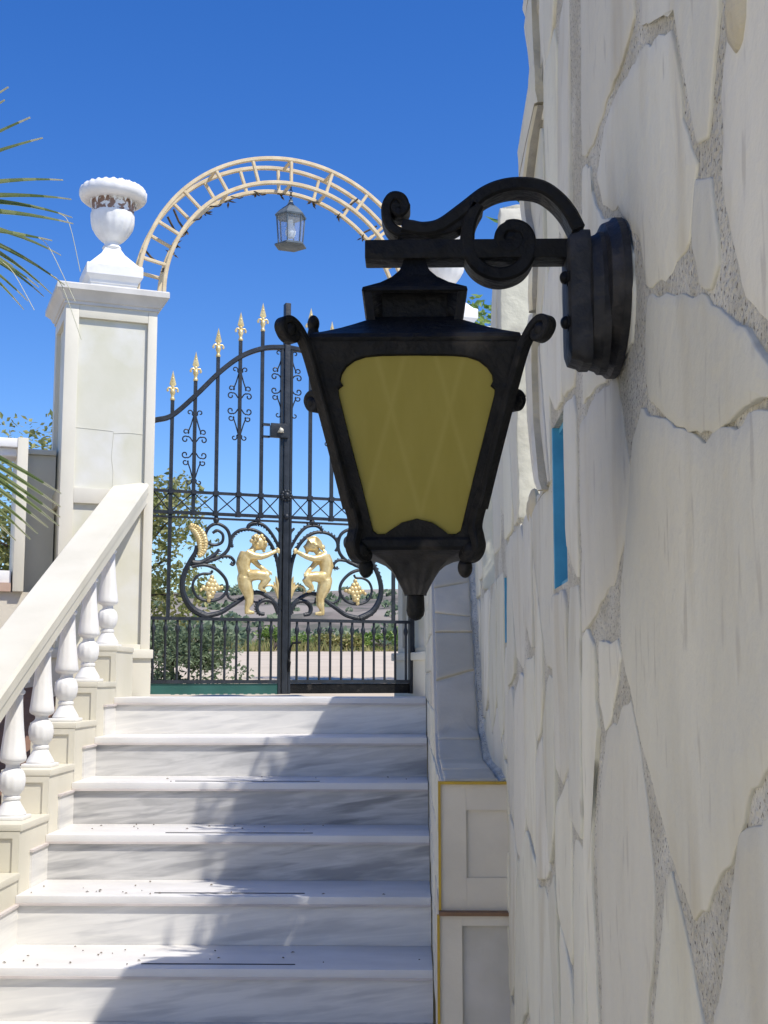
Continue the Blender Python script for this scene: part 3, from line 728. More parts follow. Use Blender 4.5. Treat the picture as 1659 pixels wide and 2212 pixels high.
def slab(b, poly, place, th=.003, bev=.0026, wob=.005, tilt=.002, seed=0):
    """a split stone: rim at mortar depth, rounded arris, slightly uneven face. place(s, t, d) -> point, d = distance out of the wall"""
    rnd = random.Random(seed)
    poly = subdiv(poly, .014); cx = sum(p[0] for p in poly)/len(poly); cy = sum(p[1] for p in poly)/len(poly)
    ta, tb = rnd.uniform(-tilt, tilt), rnd.uniform(-tilt, tilt); off = rnd.uniform(-.0006,.001)
    poly = [(p[0]+wob*noise.noise((p[0]*22+seed, p[1]*22, 0)), p[1]+wob*noise.noise((p[0]*22, p[1]*22+seed, 5))) for p in poly]
    poly = [(p[0]+.0022*noise.noise((p[0]*95, p[1]*95, seed)), p[1]+.0022*noise.noise((p[0]*95, p[1]*95, seed+9))) for p in poly]
    rad = max(.02, math.sqrt(area(poly)/PI)); n = len(poly); rings = []
    def lift(s, t): return ta*(s-cx)/rad+tb*(t-cy)/rad+off+.002*noise.noise((s*7+seed, t*7, 2))
    for (k, d) in ((0,-.006),(0,th-bev),(bev*.35,th-bev*.35),(bev*1.3,th)):
        f = max(0.0, 1-k/rad); rings.append([place(cx+(p[0]-cx)*f, cy+(p[1]-cy)*f, d+lift(*p)) for p in poly])
    for f in (.8,.55,.28):
        rings.append([place(cx+(p[0]-cx)*f, cy+(p[1]-cy)*f, th+.0008*(1-f)+lift(cx+(p[0]-cx)*f, cy+(p[1]-cy)*f)) for p in poly])
    vs = [p for r in rings for p in r]+[place(cx, cy, th+.0015+lift(cx, cy))]; fs = []
    for i in range(len(rings)-1):
        for j in range(n): k = (j+1)%n; fs.append((i*n+j, i*n+k, (i+1)*n+k, (i+1)*n+j))
    m = (len(rings)-1)*n
    for j in range(n): fs.append((m+j, m+(j+1)%n, len(vs)-1))
    g = rnd.uniform(.86,1.05); b.t = (g, g*rnd.uniform(.985,1.0), g*rnd.uniform(.95,1.01)); b.add(vs, fs); b.t = (1,1,1)
def voronoi(s0, s1, t0, t1, size, seed, gap=(.003,.008), cut=.45, asp=1.0):
    rnd = random.Random(seed); ns = max(1, round((s1-s0)/size)); ntt = max(1, round((t1-t0)/(size*asp))); pts = []
    for i in range(ns):
        for j in range(ntt): pts.append((s0+(i+.5+rnd.uniform(-.42,.42))*(s1-s0)/ns, t0+(j+.5+rnd.uniform(-.42,.42))*(t1-t0)/ntt))
    out = []
    for i, p in enumerate(pts):
        poly = [(s0,t0),(s1,t0),(s1,t1),(s0,t1)]
        for j, q in enumerate(pts):
            if i == j or abs(q[0]-p[0]) > 3*size or abs(q[1]-p[1]) > 3*size*asp: continue
            a = (q[0]-p[0], q[1]-p[1]); L = math.hypot(*a); g = rnd.uniform(*gap)
            poly = clip(poly, a, (a[0]*(p[0]+q[0])+a[1]*(p[1]+q[1]))/2-g*L)
            if len(poly) < 3: break
        if len(poly) < 3: continue
        if rnd.random() < cut:                      # knock a corner off, leaving a wedge of mortar
            k = rnd.randrange(len(poly)); v = poly[k]; a = (v[0]-p[0], v[1]-p[1]); L = math.hypot(*a)
            if L > .06: poly = clip(poly, a, a[0]*v[0]+a[1]*v[1]-L*L*rnd.uniform(.15,.35))
        poly = chaikin(poly, 1, .12)
        if len(poly) > 2 and area(poly) > .0015: out.append(poly)
    return out
b = MB(); sd = 0
pl = lambda s, t, d: Vector((XW+SK-.0005-d, s, t))
def warpA(s, t): return 1.968+(s-1.968)*(aend(t)-.02-1.968)/.312 if (s > 1.968 and t > SILL) else s
plB = lambda s, t, d: pl(2.962+(s-2.962)*((BT(t)-2.962)/.438), t, d)
plA = lambda s, t, d: pl(warpA(s, t), t, d)
# hand-laid big stones nearest the camera (outline points seen in the photograph, put on the wall plane)
near = [
 [(1884,1200),(1992,1268),(2060,1290),(2162,1252),(2250,1186),(2350,1100),(2560,1060),(2560,2300),(2330,2260),(2250,2217),(2202,2311),(2155,2478),(2115,2557),(2065,2644),(2029,2684),(2000,2630),(1956,2478),(1913,2304),(1877,2167),(1846,2029),(1822,1906),(1818,1762),(1835,1545),(1846,1400),(1856,1290)],
 [(2165,2455),(2230,2420),(2300,2330),(2560,2370),(2560,3250),(2092,3250),(2097,3000),(2123,2810),(2148,2593)],
 [(1960,2555),(1989,2670),(2021,2850),(2055,3000),(2085,3250),(1900,3250),(1914,3000),(1934,2774),(1947,2600)],
 [(1842,2056),(1871,2210),(1889,2376),(1903,2557),(1912,2774),(1892,3000),(1886,3250),(1768,3250),(1763,3000),(1756,2774),(1747,2485),(1756,2304),(1770,2175),(1800,2110)],
 [(1758,1892),(1804,1879),(1811,1935),(1797,2051),(1768,2140),(1759,2051)],
 [(1704,1250),(1732,1180),(1803,1105),(1818,1200),(1830,1320),(1836,1420),(1822,1560),(1800,1690),(1775,1725),(1747,1785),(1722,1833),(1704,1830)],
 [(1888,880),(1938,862),(2047,872),(2101,892),(2166,953),(2220,1021),(2290,1112),(2250,1158),(2162,1228),(2060,1264),(1992,1245),(1902,1184),(1888,1100)],
 [(1900,130),(1965,100),(1980,200),(1993,340),(2010,430),(2028,480),(2013,680),(1965,800),(1890,840),(1872,700),(1824,620),(1764,600),(1750,500),(1770,380),(1814,270),(1864,180)],
 [(2140,-120),(2128,100),(2108,300),(2114,430),(2122,600),(2137,700),(2184,860),(2256,980),(2330,1080),(2560,1030),(2560,-120)],
 [(2032,540),(2075,520),(2093,640),(2098,760),(2080,838),(2048,828),(2032,720)],
 [(1884,-130),(2100,-130),(2095,60),(2080,250),(2062,410),(2038,395),(2018,250),(2004,70),(1960,40),(1905,75),(1876,50)],
 [(1704,-130),(1852,-130),(1850,60),(1815,180),(1762,320),(1732,430),(1704,450)],
 [(1704,500),(1728,490),(1732,580),(1757,640),(1810,662),(1848,730),(1850,850),(1846,1000),(1800,1075),(1742,1132),(1704,1170)],
 [(1706,1860),(1724,1850),(1740,1900),(1745,2050),(1755,2150),(1738,2320),(1732,2500),(1742,2780),(1750,3000),(1752,3250),(1704,3250)],
]
for poly in near:
    mx, my = sum(p[0] for p in poly)/len(poly), sum(p[1] for p in poly)/len(poly)
    poly = [(x+7*(x-mx)/math.hypot(x-mx, y-my), y+7*(y-my)/math.hypot(x-mx, y-my)) for x, y in poly]
    sd += 1; pts = [(p.y, p.z) for p in (pt(x/1.356, y/1.356, X=XW) for x, y in poly)]
    slab(b, chaikin(pts, 1, .05), pl, th=.0018, bev=.0016, wob=.009, tilt=.0015, seed=sd)
def inhole(p, h): 
    c = (sum(q[0] for q in p)/len(p), sum(q[1] for q in p)/len(p)); return h[0] < c[0] < h[1] and h[2] < c[1] < h[3]
def cells(rect, size, seed, place, asp=1.0, skip=None, th=.0035, tilt=.0025, **kw):
    global sd
    for poly in voronoi(*rect, size, seed, asp=asp, **kw):
        if skip and skip(poly): continue
        sd += 1; slab(b, poly, place, th=th, tilt=tilt, seed=sd)
ysm = 1.655
cells((-1.2,.62,-EYE,ATOP), .34, 3, plA)
cells((.63,ysm-.005,-EYE,-.49), .33, 5, plA)
cells((.63,ysm-.005,.99,ATOP), .33, 6, plA)
cells((ysm+.005,NY0-.006,-EYE,ATOP), .15, 8, plA, asp=1.9, th=.003)
cells((NY0,NY1,-EYE,NZ0-.012), .17, 9, plA, asp=1.6); cells((NY0,NY1,NZ1+.012,ATOP), .17, 10, plA, asp=1.6, th=.003)
cells((NY1+.006,2.28,-EYE,SILL-.004), .17, 12, plA, asp=2.0); cells((NY1+.006,2.28,SILL,ATOP), .16, 13, plA, asp=2.0)
cells((2.29,N2[0]-.006,-EYE,SILL), .24, 14, pl, asp=1.3); cells((N2[0],N2[1],-EYE,.072), .14, 15, pl, asp=1.6)
cells((N2[1]+.006,5.9,-EYE,.25), .27, 16, pl, asp=1.2)
cells((2.555,N2[0]-.004,SILL+.01,.70), .2, 17, pl, asp=1.3); cells((N2[0],3.395,.32,BTOP), .22, 18, plB, asp=1.5)
cells((3.89,5.94,.265,CTOP), .26, 19, pl)
# faces turned to the camera at the ends of the merlons, and the tops
for (yy, z0, z1) in ((2.55,SILL+.01,.70),(2.96,.71,BTOP),(3.885,.265,CTOP)):
    zz = z0
    while zz < z1-.02:
        z2 = min(z1, zz+random.uniform(.22,.36)); z2 = z1 if z1-z2 < .1 else z2
        sd += 1; slab(b, [(XW-.004,zz+.002),(XW+TK,zz+.002),(XW+TK,z2-.002),(XW-.004,z2-.002)], (lambda yy: lambda s, t, d: Vector((s, yy-d, t)))(yy), th=.006, wob=.003, tilt=.001, seed=sd); zz = z2
for (y0, y1, zz, sdd) in ((-1.2,2.05,ATOP,24),(2.97,3.15,BTOP,25),(3.89,5.94,CTOP,26),(2.555,2.95,.70,27),(2.05,2.54,SILL,28)):
    cells((XW+.004, XW+TK, y0, y1), .25, sdd, (lambda zz: lambda s, t, d: Vector((s, t, zz+d)))(zz), th=.012)
b.build('stone_cladding', M['stone'], wall, angle=50)
# thick quoin stones closing the end of the near merlon; their raw edges face the camera
zq = [SILL-.01, .62, .93, 1.155, 1.42, 1.64, ATOP+.012]
for k, (za, zb) in enumerate(zip(zq[:-1], zq[1:])):
    b = MB(); n = max(6, int((zb-za)/.02)); rings = []
    for i in range(n+1):
        z = za+.003+(zb-za-.006)*i/n; yn, ye = anear(z), aend(z); j = .004*noise.noise((k, z*16, 3)); q = .0035 if i in (0, n) else 0
        rings.append([(XW+.012, yn+j, z), (XQ+.005+q, yn+j-.001, z), (XQ+q, yn+.005+j, z), (XQ+q-.0008, (yn+ye)/2, z), (XQ+q, ye-.005, z), (XQ+.004+q, ye-q, z), (XW+.09, ye+.003, z), (XW+TK, ye+.002, z), (XW+TK, ye-.012, z), (XW+.02, yn+.012, z)])
    m = len(rings[0]); vs = [p for r in rings for p in r]
    for i in range(n):
        for jx in range(m):
            kx = (jx+1)%m; b.fm_ = 0
            b.f.append((i*m+jx, i*m+kx, (i+1)*m+kx, (i+1)*m+jx)); b.fm.append(1 if jx in (0, m-1) else 0)
    b.v += [Vector(v) for v in vs]; b.tone += [((.98,.97,.99),(1.02,1.0,.97),(.95,.95,.95))[k%3]]*len(vs)
    b.f += [tuple(range(m)), tuple(n*m+jx for jx in range(m))]; b.fm += [1, 1]
    b.build('quoin', [M['stone'], M['grey_reveal'] if k in (1,4) else M['reveal']], wall, angle=40)
b = MB()
for (x, y, Y, s_) in ((1150,1090,2.28,.02),(1143,1103,2.33,.018),(1216,12,2.02,.016),(1205,20,2.05,.018),(1640,20,.80,.02)):
    p = pt(x, y, Y); p.x = XW+.004; b.ball(p, s_, 6, (.6,1.2,1.5))
b.build('mortar_lump', M['reveal'], wall)

# ================================================================== PEDESTAL AND BUTTRESS AT THE FOOT OF THE WALL
ped = thing('stone_pedestal', 'two-tier cream stone pedestal with ochre edges wedged between the steps and the tall wall', 'pedestal', (.14, 3.1, -EYE))
zt, zm = -.243, -.524
def tier(y0, x0, z0, z1, name, pz0, pz1, px0=.058):
    b = MB(); b.box((x0, y0+.01, z0), (XW+.02, y0+.6, z1)); q = b.build(name, M['grey_panel'], ped)
    b = MB(); xa, xb = x0+px0, XW+.005
    b.box((x0, y0, z0), (xa, y0+.0098, z1)); b.box((xa+.0002, y0+.0002, pz1), (xb, y0+.0098, z1)); b.box((xa+.0002, y0+.0002, z0), (xb, y0+.0098, pz0)); b.build('frame', M['grey_cream'], q, angle=30)
    return q
t1 = tier(2.985, .0635, zm, zt, 'upper_block', zm+.072, zt-.058)
t2 = tier(2.965, .0595, -EYE, zm-.0082, 'lower_block', -EYE+.1, zm-.03, .05)
b = MB(); b.box((.0575, 2.979, zm+.001), (.0632, 2.99, zt)); b.box((.0535, 2.959, -EYE), (.0592, 2.97, zm-.006)); b.build('ochre_edge', M['yellow_trim'], ped)
b = MB(); b.box((.0575, 2.958, zm-.008), (XW+.004, 3.0, zm)); b.build('brown_ledge', M['brown_joint'], ped)
b = MB(); b.box((.0575, 2.977, zt), (XW+.004, 2.99, zt+.0065)); b.build('ochre_top_edge', M['yellow_trim'], ped)
but = thing('sloping_buttress', 'low flagged wall with steep sloping top running up beside the steps under the lantern', 'wall', (.14, 4.6, -EYE))
BX0, BX1 = .066, XW+.012
prof = [(2.992,zt+.004),(3.62,zt+.012),(3.86,-.165),(4.75,.66),(6.05,.66)]
b = MB(); n = len(prof)
b.prism([(BX0, y, z) for y, z in prof]+[(BX0, 6.05, -EYE), (BX0, 2.992, -EYE)], (BX1-BX0, 0, 0)); b.build('buttress_core', M['grey_cream'], but, smooth=False)
b = MB(); rnd = random.Random(2)
zz = -.9
while zz < .62:                                    # squared blocks on the side towards the steps
    h = rnd.uniform(.10,.15); y = 3.0+rnd.uniform(0,.2)
    yy = 3.0
    while yy < 6.0:
        l = rnd.uniform(.22,.5); ztop = min(zz+h, 9)
        def topz(y):
            for (a, c), (d, e) in zip(prof[:-1], prof[1:]):
                if a <= y <= d: return c+(e-c)*(y-a)/(d-a)
            return .66
        if topz(yy) > zz+h and topz(min(yy+l,6)) > zz: slab(b, [(yy+.003,zz+.003),(yy+l-.003,zz+.003),(yy+l-.003,zz+h-.003),(yy+.003,zz+h-.003)], lambda s, t, d: Vector((BX0-d, s, t)), th=.005, bev=.004, wob=.001, tilt=.001, seed=int(yy*100))
        yy += l
    zz += h
b.build('side_block', M['stone'], but)
b = MB()                                             # slabs on the slope
def topp(s):
    y = 3.0+s
    acc = 0
    for (a, c), (d, e) in zip(prof[:-1], prof[1:]):
        L = math.hypot(d-a, e-c)
        if s <= acc+L: t = (s-acc)/L; nn = Vector((0, -(e-c), d-a)).normalized(); return Vector((0, a+(d-a)*t, c+(e-c)*t)), nn
        acc += L
    return Vector((0, prof[-1][0], prof[-1][1])), Vector((0,0,1))
def pslope(s, t, d): p, nn = topp(s); return Vector((t, p.y, p.z))+nn*d
joints = [(.0,.28,.0,.0),(.28,.62,.0,.0),(.62,.80,.0,.0),(.80,1.10,0,.05),(1.10,1.33,.05,0),(1.33,1.43,0,-.02),(1.43,1.56,-.02,.03),(1.56,1.9,.03,0),(1.9,2.3,0,0)]
for i, (s0, s1, k0, k1) in enumerate(joints):
    slab(b, [(s0+.003,BX0+.008),(s1-.003,BX0+.008),(s1+k1-.003,XW-.022),(s0+k0+.003,XW-.022)], pslope, th=.008, bev=.004, wob=.002, tilt=.002, seed=40+i)
b.build('coping_slab', M['coping'], but)
b = MB()
for i in range(24): 
    s0 = .1*i; p0, n0 = topp(s0); p1, n1 = topp(s0+.1)
    b.loft([[Vector((XW-.02,0,0))+p+nn*-.002, Vector((XW+.004,0,0))+p+nn*-.002, Vector((XW+.004,0,0))+p+nn*.014, Vector((XW-.013,0,0))+p+nn*.006] for p, nn in ((p0,n0),(p1,n1))])
b.build('dark_joint', M['mortar'], but)

# ================================================================== BIG WALL LANTERN
LX, LY = .003, 1.27
lan = thing('wall_lantern', 'big black cast-iron wall lantern with amber glass on a scrolled bracket', 'lantern', (LX, LY, pt(897,1336,LY).z))
lc = Vector((LX, LY, 0))
YF = LY-.0165
L2 = lambda pts, Y=LY: [pt(x, y, Y) for x, y in pts]
# bracket
b = MB(); pa, pb = pt(788,517,YF), pt(1243,555,YF)
b.box((pa.x, YF, pb.z), (.166, YF+.033, pa.z), bev=.002); br = b.build('bracket_bar', M['iron'], lan, angle=30)
b = MB()
sp = spline(L2([(868,498),(888,500),(915,504),(952,496),(1000,462),(1045,428),(1085,412),(1128,408),(1168,415),(1200,436),(1226,466),(1246,503)]), 6)
b.band(sp, .0145, .034, (0,1,0))
sp = spline(L2([(866,512),(846,500),(836,478),(836,452),(848,434),(866,436),(874,452),(866,466),(855,460),(858,450)]), 6)
b.band(sp, [.0105]*18+[.010]*18+[.012]*(len(sp)-36), .03, (0,1,0))
b.ball(pt(857,452,LY), .0095, 10, (1,1.6,1.15))
b.band(spline(L2([(862,512),(890,508),(930,512),(980,500),(1010,476)]),5), .008, .028, (0,1,0))
sp = spline(L2([(1030,452),(1015,482),(1009,515),(1012,550),(1028,580),(1056,598),(1088,601),(1120,588),(1138,562),(1141,532),(1130,507),(1108,498),(1086,505),(1077,524),(1087,543),(1106,544),(1118,529),(1109,517)]), 6)
b.band(sp, [.0145]*70+[.011]*(len(sp)-70), .034, (0,1,0)); b.ball(pt(1106,521,LY), .015, 12, (1,1.1,1))
b.build('bracket_scroll', M['iron'], lan, angle=30)
# mounting plates
def plate(b, x0, x1, z0, z1, hy, pw, off=0):
    n = 40; yc = LY+off; z_c, hz = (z0+z1)/2, (z1-z0)/2; A = []; B = []
    for j in range(n):
        a = 2*PI*j/n; ca, sa = math.cos(a), math.sin(a)
        s_ = math.copysign(abs(ca)**pw, ca)*hy; t = math.copysign(abs(sa)**pw, sa)*hz
        A.append((s_, t))
    dx = x1-x0; k = .82
    b.loft([[Vector((x0, yc+s_*k, z_c+t*k)) for s_, t in A], [Vector((x0+dx*.12, yc+s_*.93, z_c+t*.93)) for s_, t in A], [Vector((x0+dx*.5, yc+s_*.965, z_c+t*.965)) for s_, t in A], [Vector((x0+dx*.62, yc+s_, z_c+t)) for s_, t in A], [Vector((x1, yc+s_, z_c+t)) for s_, t in A]])
z0, z1 = pt(1262,785,1.25).z, pt(1262,494,1.25).z
b = MB(); plate(b, .1575, .181, z0, z1, .030, .30); plate(b, .1795, .199, z0-.003, z1+.005, .052, .9, .012)
plate(b, .196, .2165, pt(1345,806,1.3).z, pt(1345,469,1.3).z-.004, .102, 1.0, .042); bp = b.build('back_plate', M['rust_iron'], lan, angle=35)
b = MB()
for y in (600, 697): b.ball((.155, LY-.02, pt(1238,y,1.25).z), .0068, 10, (.8,1,1)); b.lathe([(.009,0),(.009,.004)], (.158, LY-.02, 0), 6, T=lambda x, y_, z, yy=y: Vector((.1565+z*.5, LY-.02+(y_-LY+.02), pt(1238,yy,1.25).z+(x-.158))))
b.build('bolt', M['iron'], bp)
def hw2(hw, y):                                     # half width (px) -> real half size and height of a square ring round the axis
    a = hw*LY/(F+hw); return a, pt(897, y, LY-a).z
# roofs
def sq(b, rows, sub=1, fl=None, cap=True): b.square([hw2(*r) for r in rows], lc, 0, cap, sub, fl)
b = MB(); sq(b, [(24,560),(28,574),(34,584),(50,597),(76,609),(116,619),(118,626),(112,632),(96,634),(40,620)]); b.build('upper_roof', M['iron'], lan, angle=25)
b = MB(); sq(b, [(74,628),(70,692)])
a_, zt_ = hw2(113,626); a2, zb_ = hw2(105,692)
for sx in (-1,1):
    for sy in (-1,1):
        b.loft([[Vector((LX+sx*aa+dx, LY+sy*aa+dy, z)) for dx, dy in ((-.004,-.004),(.004,-.004),(.004,.004),(-.004,.004))] for aa, z in ((a2-.004, zb_), (a_-.003, zt_))])
b.build('vent_collar', M['iron'], lan, angle=30)
b = MB(); sq(b, [(86,684),(108,691),(135,699),(165,707),(200,714),(232,719),(236,727),(232,737),(214,742),(120,738)]); rf = b.build('main_roof', M['iron'], lan, angle=25)
# four framed faces with amber panes
aT, zT = hw2(243,737); aB, zB = hw2(122,1172)
fn = Vector((0, -1, 0))
def facept(x, y):
    d = ray(x, y); P0 = Vector((LX, LY-aT, zT)); e = Vector((0, aT-aB, zB-zT)).normalized(); nrm = Vector((1,0,0)).cross(e)
    return d*(P0.dot(nrm)/d.dot(nrm))
opening = [(806,1145),(815,1153),(832,1153),(846,1143),(868,1128),(900,1120),(934,1128),(956,1143),(968,1153),(985,1153),(995,1146),(1022,1035),(1047,935),(1068,852),(1069,840),(1060,832),(1065,822),(1063,808),(1052,792),(1034,778),(1010,770),(980,767),(900,766),(822,767),(790,770),(766,778),(748,792),(738,808),(735,822),(741,832),(731,840),(732,852),(755,945),(781,1045)]
outer4 = [(653,737),(1141,737),(1024,1176),(776,1176)]
C0 = (900, 960)
def outer_hit(x, y):
    dx, dy = x-C0[0], y-C0[1]; best = 9
    for i in range(4):
        (ax, ay), (bx_, by) = outer4[i], outer4[(i+1)%4]; ex, ey = bx_-ax, by-ay; den = dx*ey-dy*ex
        if abs(den) < 1e-9: continue
        t = ((ax-C0[0])*ey-(ay-C0[1])*ex)/den; s_ = ((ax-C0[0])*dy-(ay-C0[1])*dx)/den
        if t > 0 and -1e-6 <= s_ <= 1+1e-6: best = min(best, t)
    return C0[0]+dx*best, C0[1]+dy*best
op = subdiv(opening, 14)
def add_near_corner(op):
    return op
outr = [outer_hit(*p) for p in op]
for cx, cy in outer4:                               # snap the nearest outer point to each corner
    k = min(range(len(outr)), key=lambda i: math.hypot(outr[i][0]-cx, outr[i][1]-cy)); outr[k] = (cx, cy)
for q in range(4):
    rotm = Matrix.Rotation(q*PI/2, 3, 'Z'); tf = lambda v: rotm @ (v-lc)+lc
    inn = [facept(*p) for p in op]; ou = [facept(*p) for p in outr]; n = len(op)
    bk = Vector((0,.007,0)); bv = Vector((0,.002,0))
    b = MB(); cen = facept(*C0)
    inn2 = [p+(p-cen)*.012 for p in inn]
    b.loft([[tf(p+bk) for p in ou], [tf(p) for p in ou], [tf(p) for p in inn2], [tf(p+bv) for p in inn], [tf(p+bk) for p in inn]], cap=False)
    b.build('face_frame', M['iron'], lan, angle=30)
    b = MB(); lim = [facept(*p)+Vector((0,.0045,0)) for p in [(672,750),(1120,750),(1016,1166),(784,1166)]]
    b.prism([tf(p) for p in lim], rotm @ Vector((0,.0025,0))); b.build('amber_pane', M['amber'], lan, smooth=False)
# corner straps with scrolls
def corner_line(y):                                 # x of the left outer edge of the front face
    t = (y-737)/(1176-737); return 653+t*(776-653)
strap = [(737,0),(790,0),(850,0),(920,0),(1000,0),(1060,-2),(1100,0),(1130,6),(1152,16),(1172,24)]
def cpt(d, y, sx, sy):
    """d px outwards of the corner edge at image height y, taken into the diagonal plane of that corner"""
    t = (y-737)/(1176-737); a = aT+(aB-aT)*t; z = zT+(zB-zT)*t; rr = d*(LY-a)/F
    return Vector((LX+sx*(a+rr), LY+sy*(a+rr), z))
for sx in (-1,1):
    for sy in (-1,1):
        wd = Vector((sx, -sy, 0))
        b = MB()
        pth = [(2,1100),(0,1000),(-1,900),(-1,800),(1,752),(6,728),(14,708),(26,698),(40,702),(48,716),(44,734),(32,740),(24,732),(28,722)]
        if sy > 0: pth = [(2,1100),(0,1000),(-3,880),(-3,830),(-1,800)]+[(d-6, y+44) for d, y in pth[5:]]
        ex, ey = (32, 722) if sy < 0 else (26, 766)
        b.band(spline([cpt(d*.92, y, sx, sy) for d, y in pth], 6), .0075, .013, wd); b.ball(cpt(ex,ey,sx,sy), .0085, 10)
        if sy > 0: b.build('corner_scroll', M['iron'], lan, angle=40); continue
        pth = [(0,1060),(-4,1100),(-2,1138),(8,1163),(17,1186),(14,1206),(2,1212),(-6,1203),(0,1190)]
        b.band(spline([cpt(d, y, sx, sy) for d, y in pth], 6), [.009]*20+[.0085]*(49-20), .014, wd); b.ball(cpt(4,1194,sx,sy), .0095, 10)
        p = cpt(0, 1232, sx, sy); b.ball(p, .0072, 10, (1,1,1.4)); b.lathe([(.004,-.004),(.004,.012)], p+Vector((0,0,.006)), 8)
        b.build('corner_scroll', M['iron'], lan, angle=40)
b = MB(); p = pt(677,700,LY-.03); b.ball(p, .0062, 10, (1,1,1.45)); b.lathe([(.010,-.022),(.006,-.010),(.004,0)], p, 10); b.build('roof_knob', M['iron'], rf)
# bottom rail, ribbed basket, finial
b = MB(); sq(b, [(128,1160),(132,1166),(132,1180),(124,1188),(100,1190)]); b.build('bottom_rail', M['iron'], lan, angle=25)
b = MB(); sq(b, [(116,1180),(112,1190),(88,1199),(68,1211),(54,1225),(43,1243),(33,1262),(25,1279),(24,1284)], 24, lambda t, z: -.05*(.5-.5*math.cos(t*2*PI*4))); b.build('basket', M['rust_iron'], lan, angle=50)
b = MB(); b.lathe([(.0105,.026),(.0118,.0245),(.0105,.022),(.0082,.020),(.0088,.017),(.0092,.004),(.008,-.001),(.005,-.0045),(.0005,-.006)], Vector((LX, LY, pt(897,1328,LY).z)), 20); b.build('finial', M['iron'], lan)

# unseen cream wall added left of the courtyard to bounce sunlight onto the flagstones
b = MB(); b.box((-4.6,-7,-EYE), (-4.2,3.6,2.6)); hs_ = b.build('bounce_wall', M['render'], smooth=False)
tag(hs_, 'unseen cream wall added left of the courtyard to bounce sunlight', 'reflector')

# ================================================================== GROUND, ROAD, HILLS
def sheet(xs, ys, zf): 
    b = MB(); vs = [(x, y, zf(x, y)) for y in ys for x in xs]; n = len(xs); fs = [(j*n+i, j*n+i+1, (j+1)*n+i+1, (j+1)*n+i) for j in range(len(ys)-1) for i in range(n-1)]
    return b.add(vs, fs)
b = sheet([-60,-20,-8,-4,-2,0,2,8,20,60], [-60,-20,-6,0,2,4,6.3], lambda x, y: -EYE-.012)
tag(b.build('courtyard', M['yard'], smooth=False), 'pale paved courtyard below the steps', kind='structure')
def road(x, y): return LAND-.05+max(0, y-7.6)*.042
b = sheet([-40,-15,-8,-4,-2,-1,0,1,2,4,8,15,40], [6.2,6.8,7.6]+[8+1.0*i for i in range(15)], road)
tag(b.build('road', M['road'], smooth=False), kind='structure')
lg = MB(); lg.prism([G(-.002,-.6,LAND-.012), G(1.476,-.9,LAND-.012), G(1.476,.6,LAND-.012), G(-.002,.6,LAND-.012)], (0,0,-.06))
b = MB(); b.prism([(XL, Y1+.34, LAND-.016), (XR, Y1+.34, LAND-.016), (XR, 7.0, LAND-.016), (XL, 6.9, LAND-.016)], (0,0,-.2))
tag(b.build('landing', M['tread'], smooth=False), kind='structure')
def hz(x, y):
    base = road(x, 21.0); t = max(0, y-21)
    ridge = 7.2+1.6*noise.noise((x*.016, 3, 0))+.9*noise.noise((x*.06, 9, 0))
    k = min(1, max(0, (y-34)/100)); k = k*k*(3-2*k)
    return base+t*.008+ridge*k+(.9*noise.noise((x*.12, y*.12, 4))+.5*noise.noise((x*.35, y*.35, 7)))*min(1, max(0, (y-30)/20))
b = sheet([-90+3*i for i in range(61)], [20.9,22,24,27,30]+[33+3.5*i for i in range(42)], hz)
tag(b.build('hills', M['hill']), kind='structure')
b = sheet([-2500,-600,-92,92,600,2500], [20.5,160,500,2500], lambda x, y: road(0,20.5)-.6)
tag(b.build('ground', M['field'], smooth=False), kind='structure')
# red earth bank behind the stair balustrade
b = sheet([-6+.3*i for i in range(16)]+[-1.478], [1.5+.2*i for i in range(26)], lambda x, y: min(.30, -EYE+.05+max(0,(y-2.2))*.42)+.05*noise.noise((x*3,y*3,1))-.10)
tag(b.build('earth_bank', M['soil']), kind='structure')

# ================================================================== PLANTS
def leafy(b, c, rad, n, size, rnd, clump=14, shell=.55, aspect=.45, droop=0):
    cl = []
    for _ in range(clump):
        d = Vector((rnd.gauss(0,1), rnd.gauss(0,1), rnd.gauss(0,1))).normalized()*rnd.uniform(.35,1)**.6
        cl.append((Vector((c[0]+d.x*rad[0], c[1]+d.y*rad[1], c[2]+d.z*rad[2])), rnd.uniform(.22,.45)))
    for _ in range(n):
        cc, q = rnd.choice(cl); d = Vector((rnd.gauss(0,1), rnd.gauss(0,1), rnd.gauss(0,1))).normalized()*rnd.uniform(shell,1)
        p = cc+Vector((d.x*rad[0], d.y*rad[1], d.z*rad[2]))*q
        t = Vector((rnd.gauss(0,1), rnd.gauss(0,1), rnd.gauss(0,.7)-droop)).normalized(); s_ = t.orthogonal().normalized(); s_.rotate(Matrix.Rotation(rnd.uniform(0,6.3),3,t))
        L = size*rnd.uniform(.6,1.3); w_ = L*aspect; nn = t.cross(s_)
        b.add([p, p+t*L*.5+s_*w_*.5+nn*L*.06, p+t*L, p+t*L*.5-s_*w_*.5+nn*L*.06], [(0,1,2,3)])
    return cl
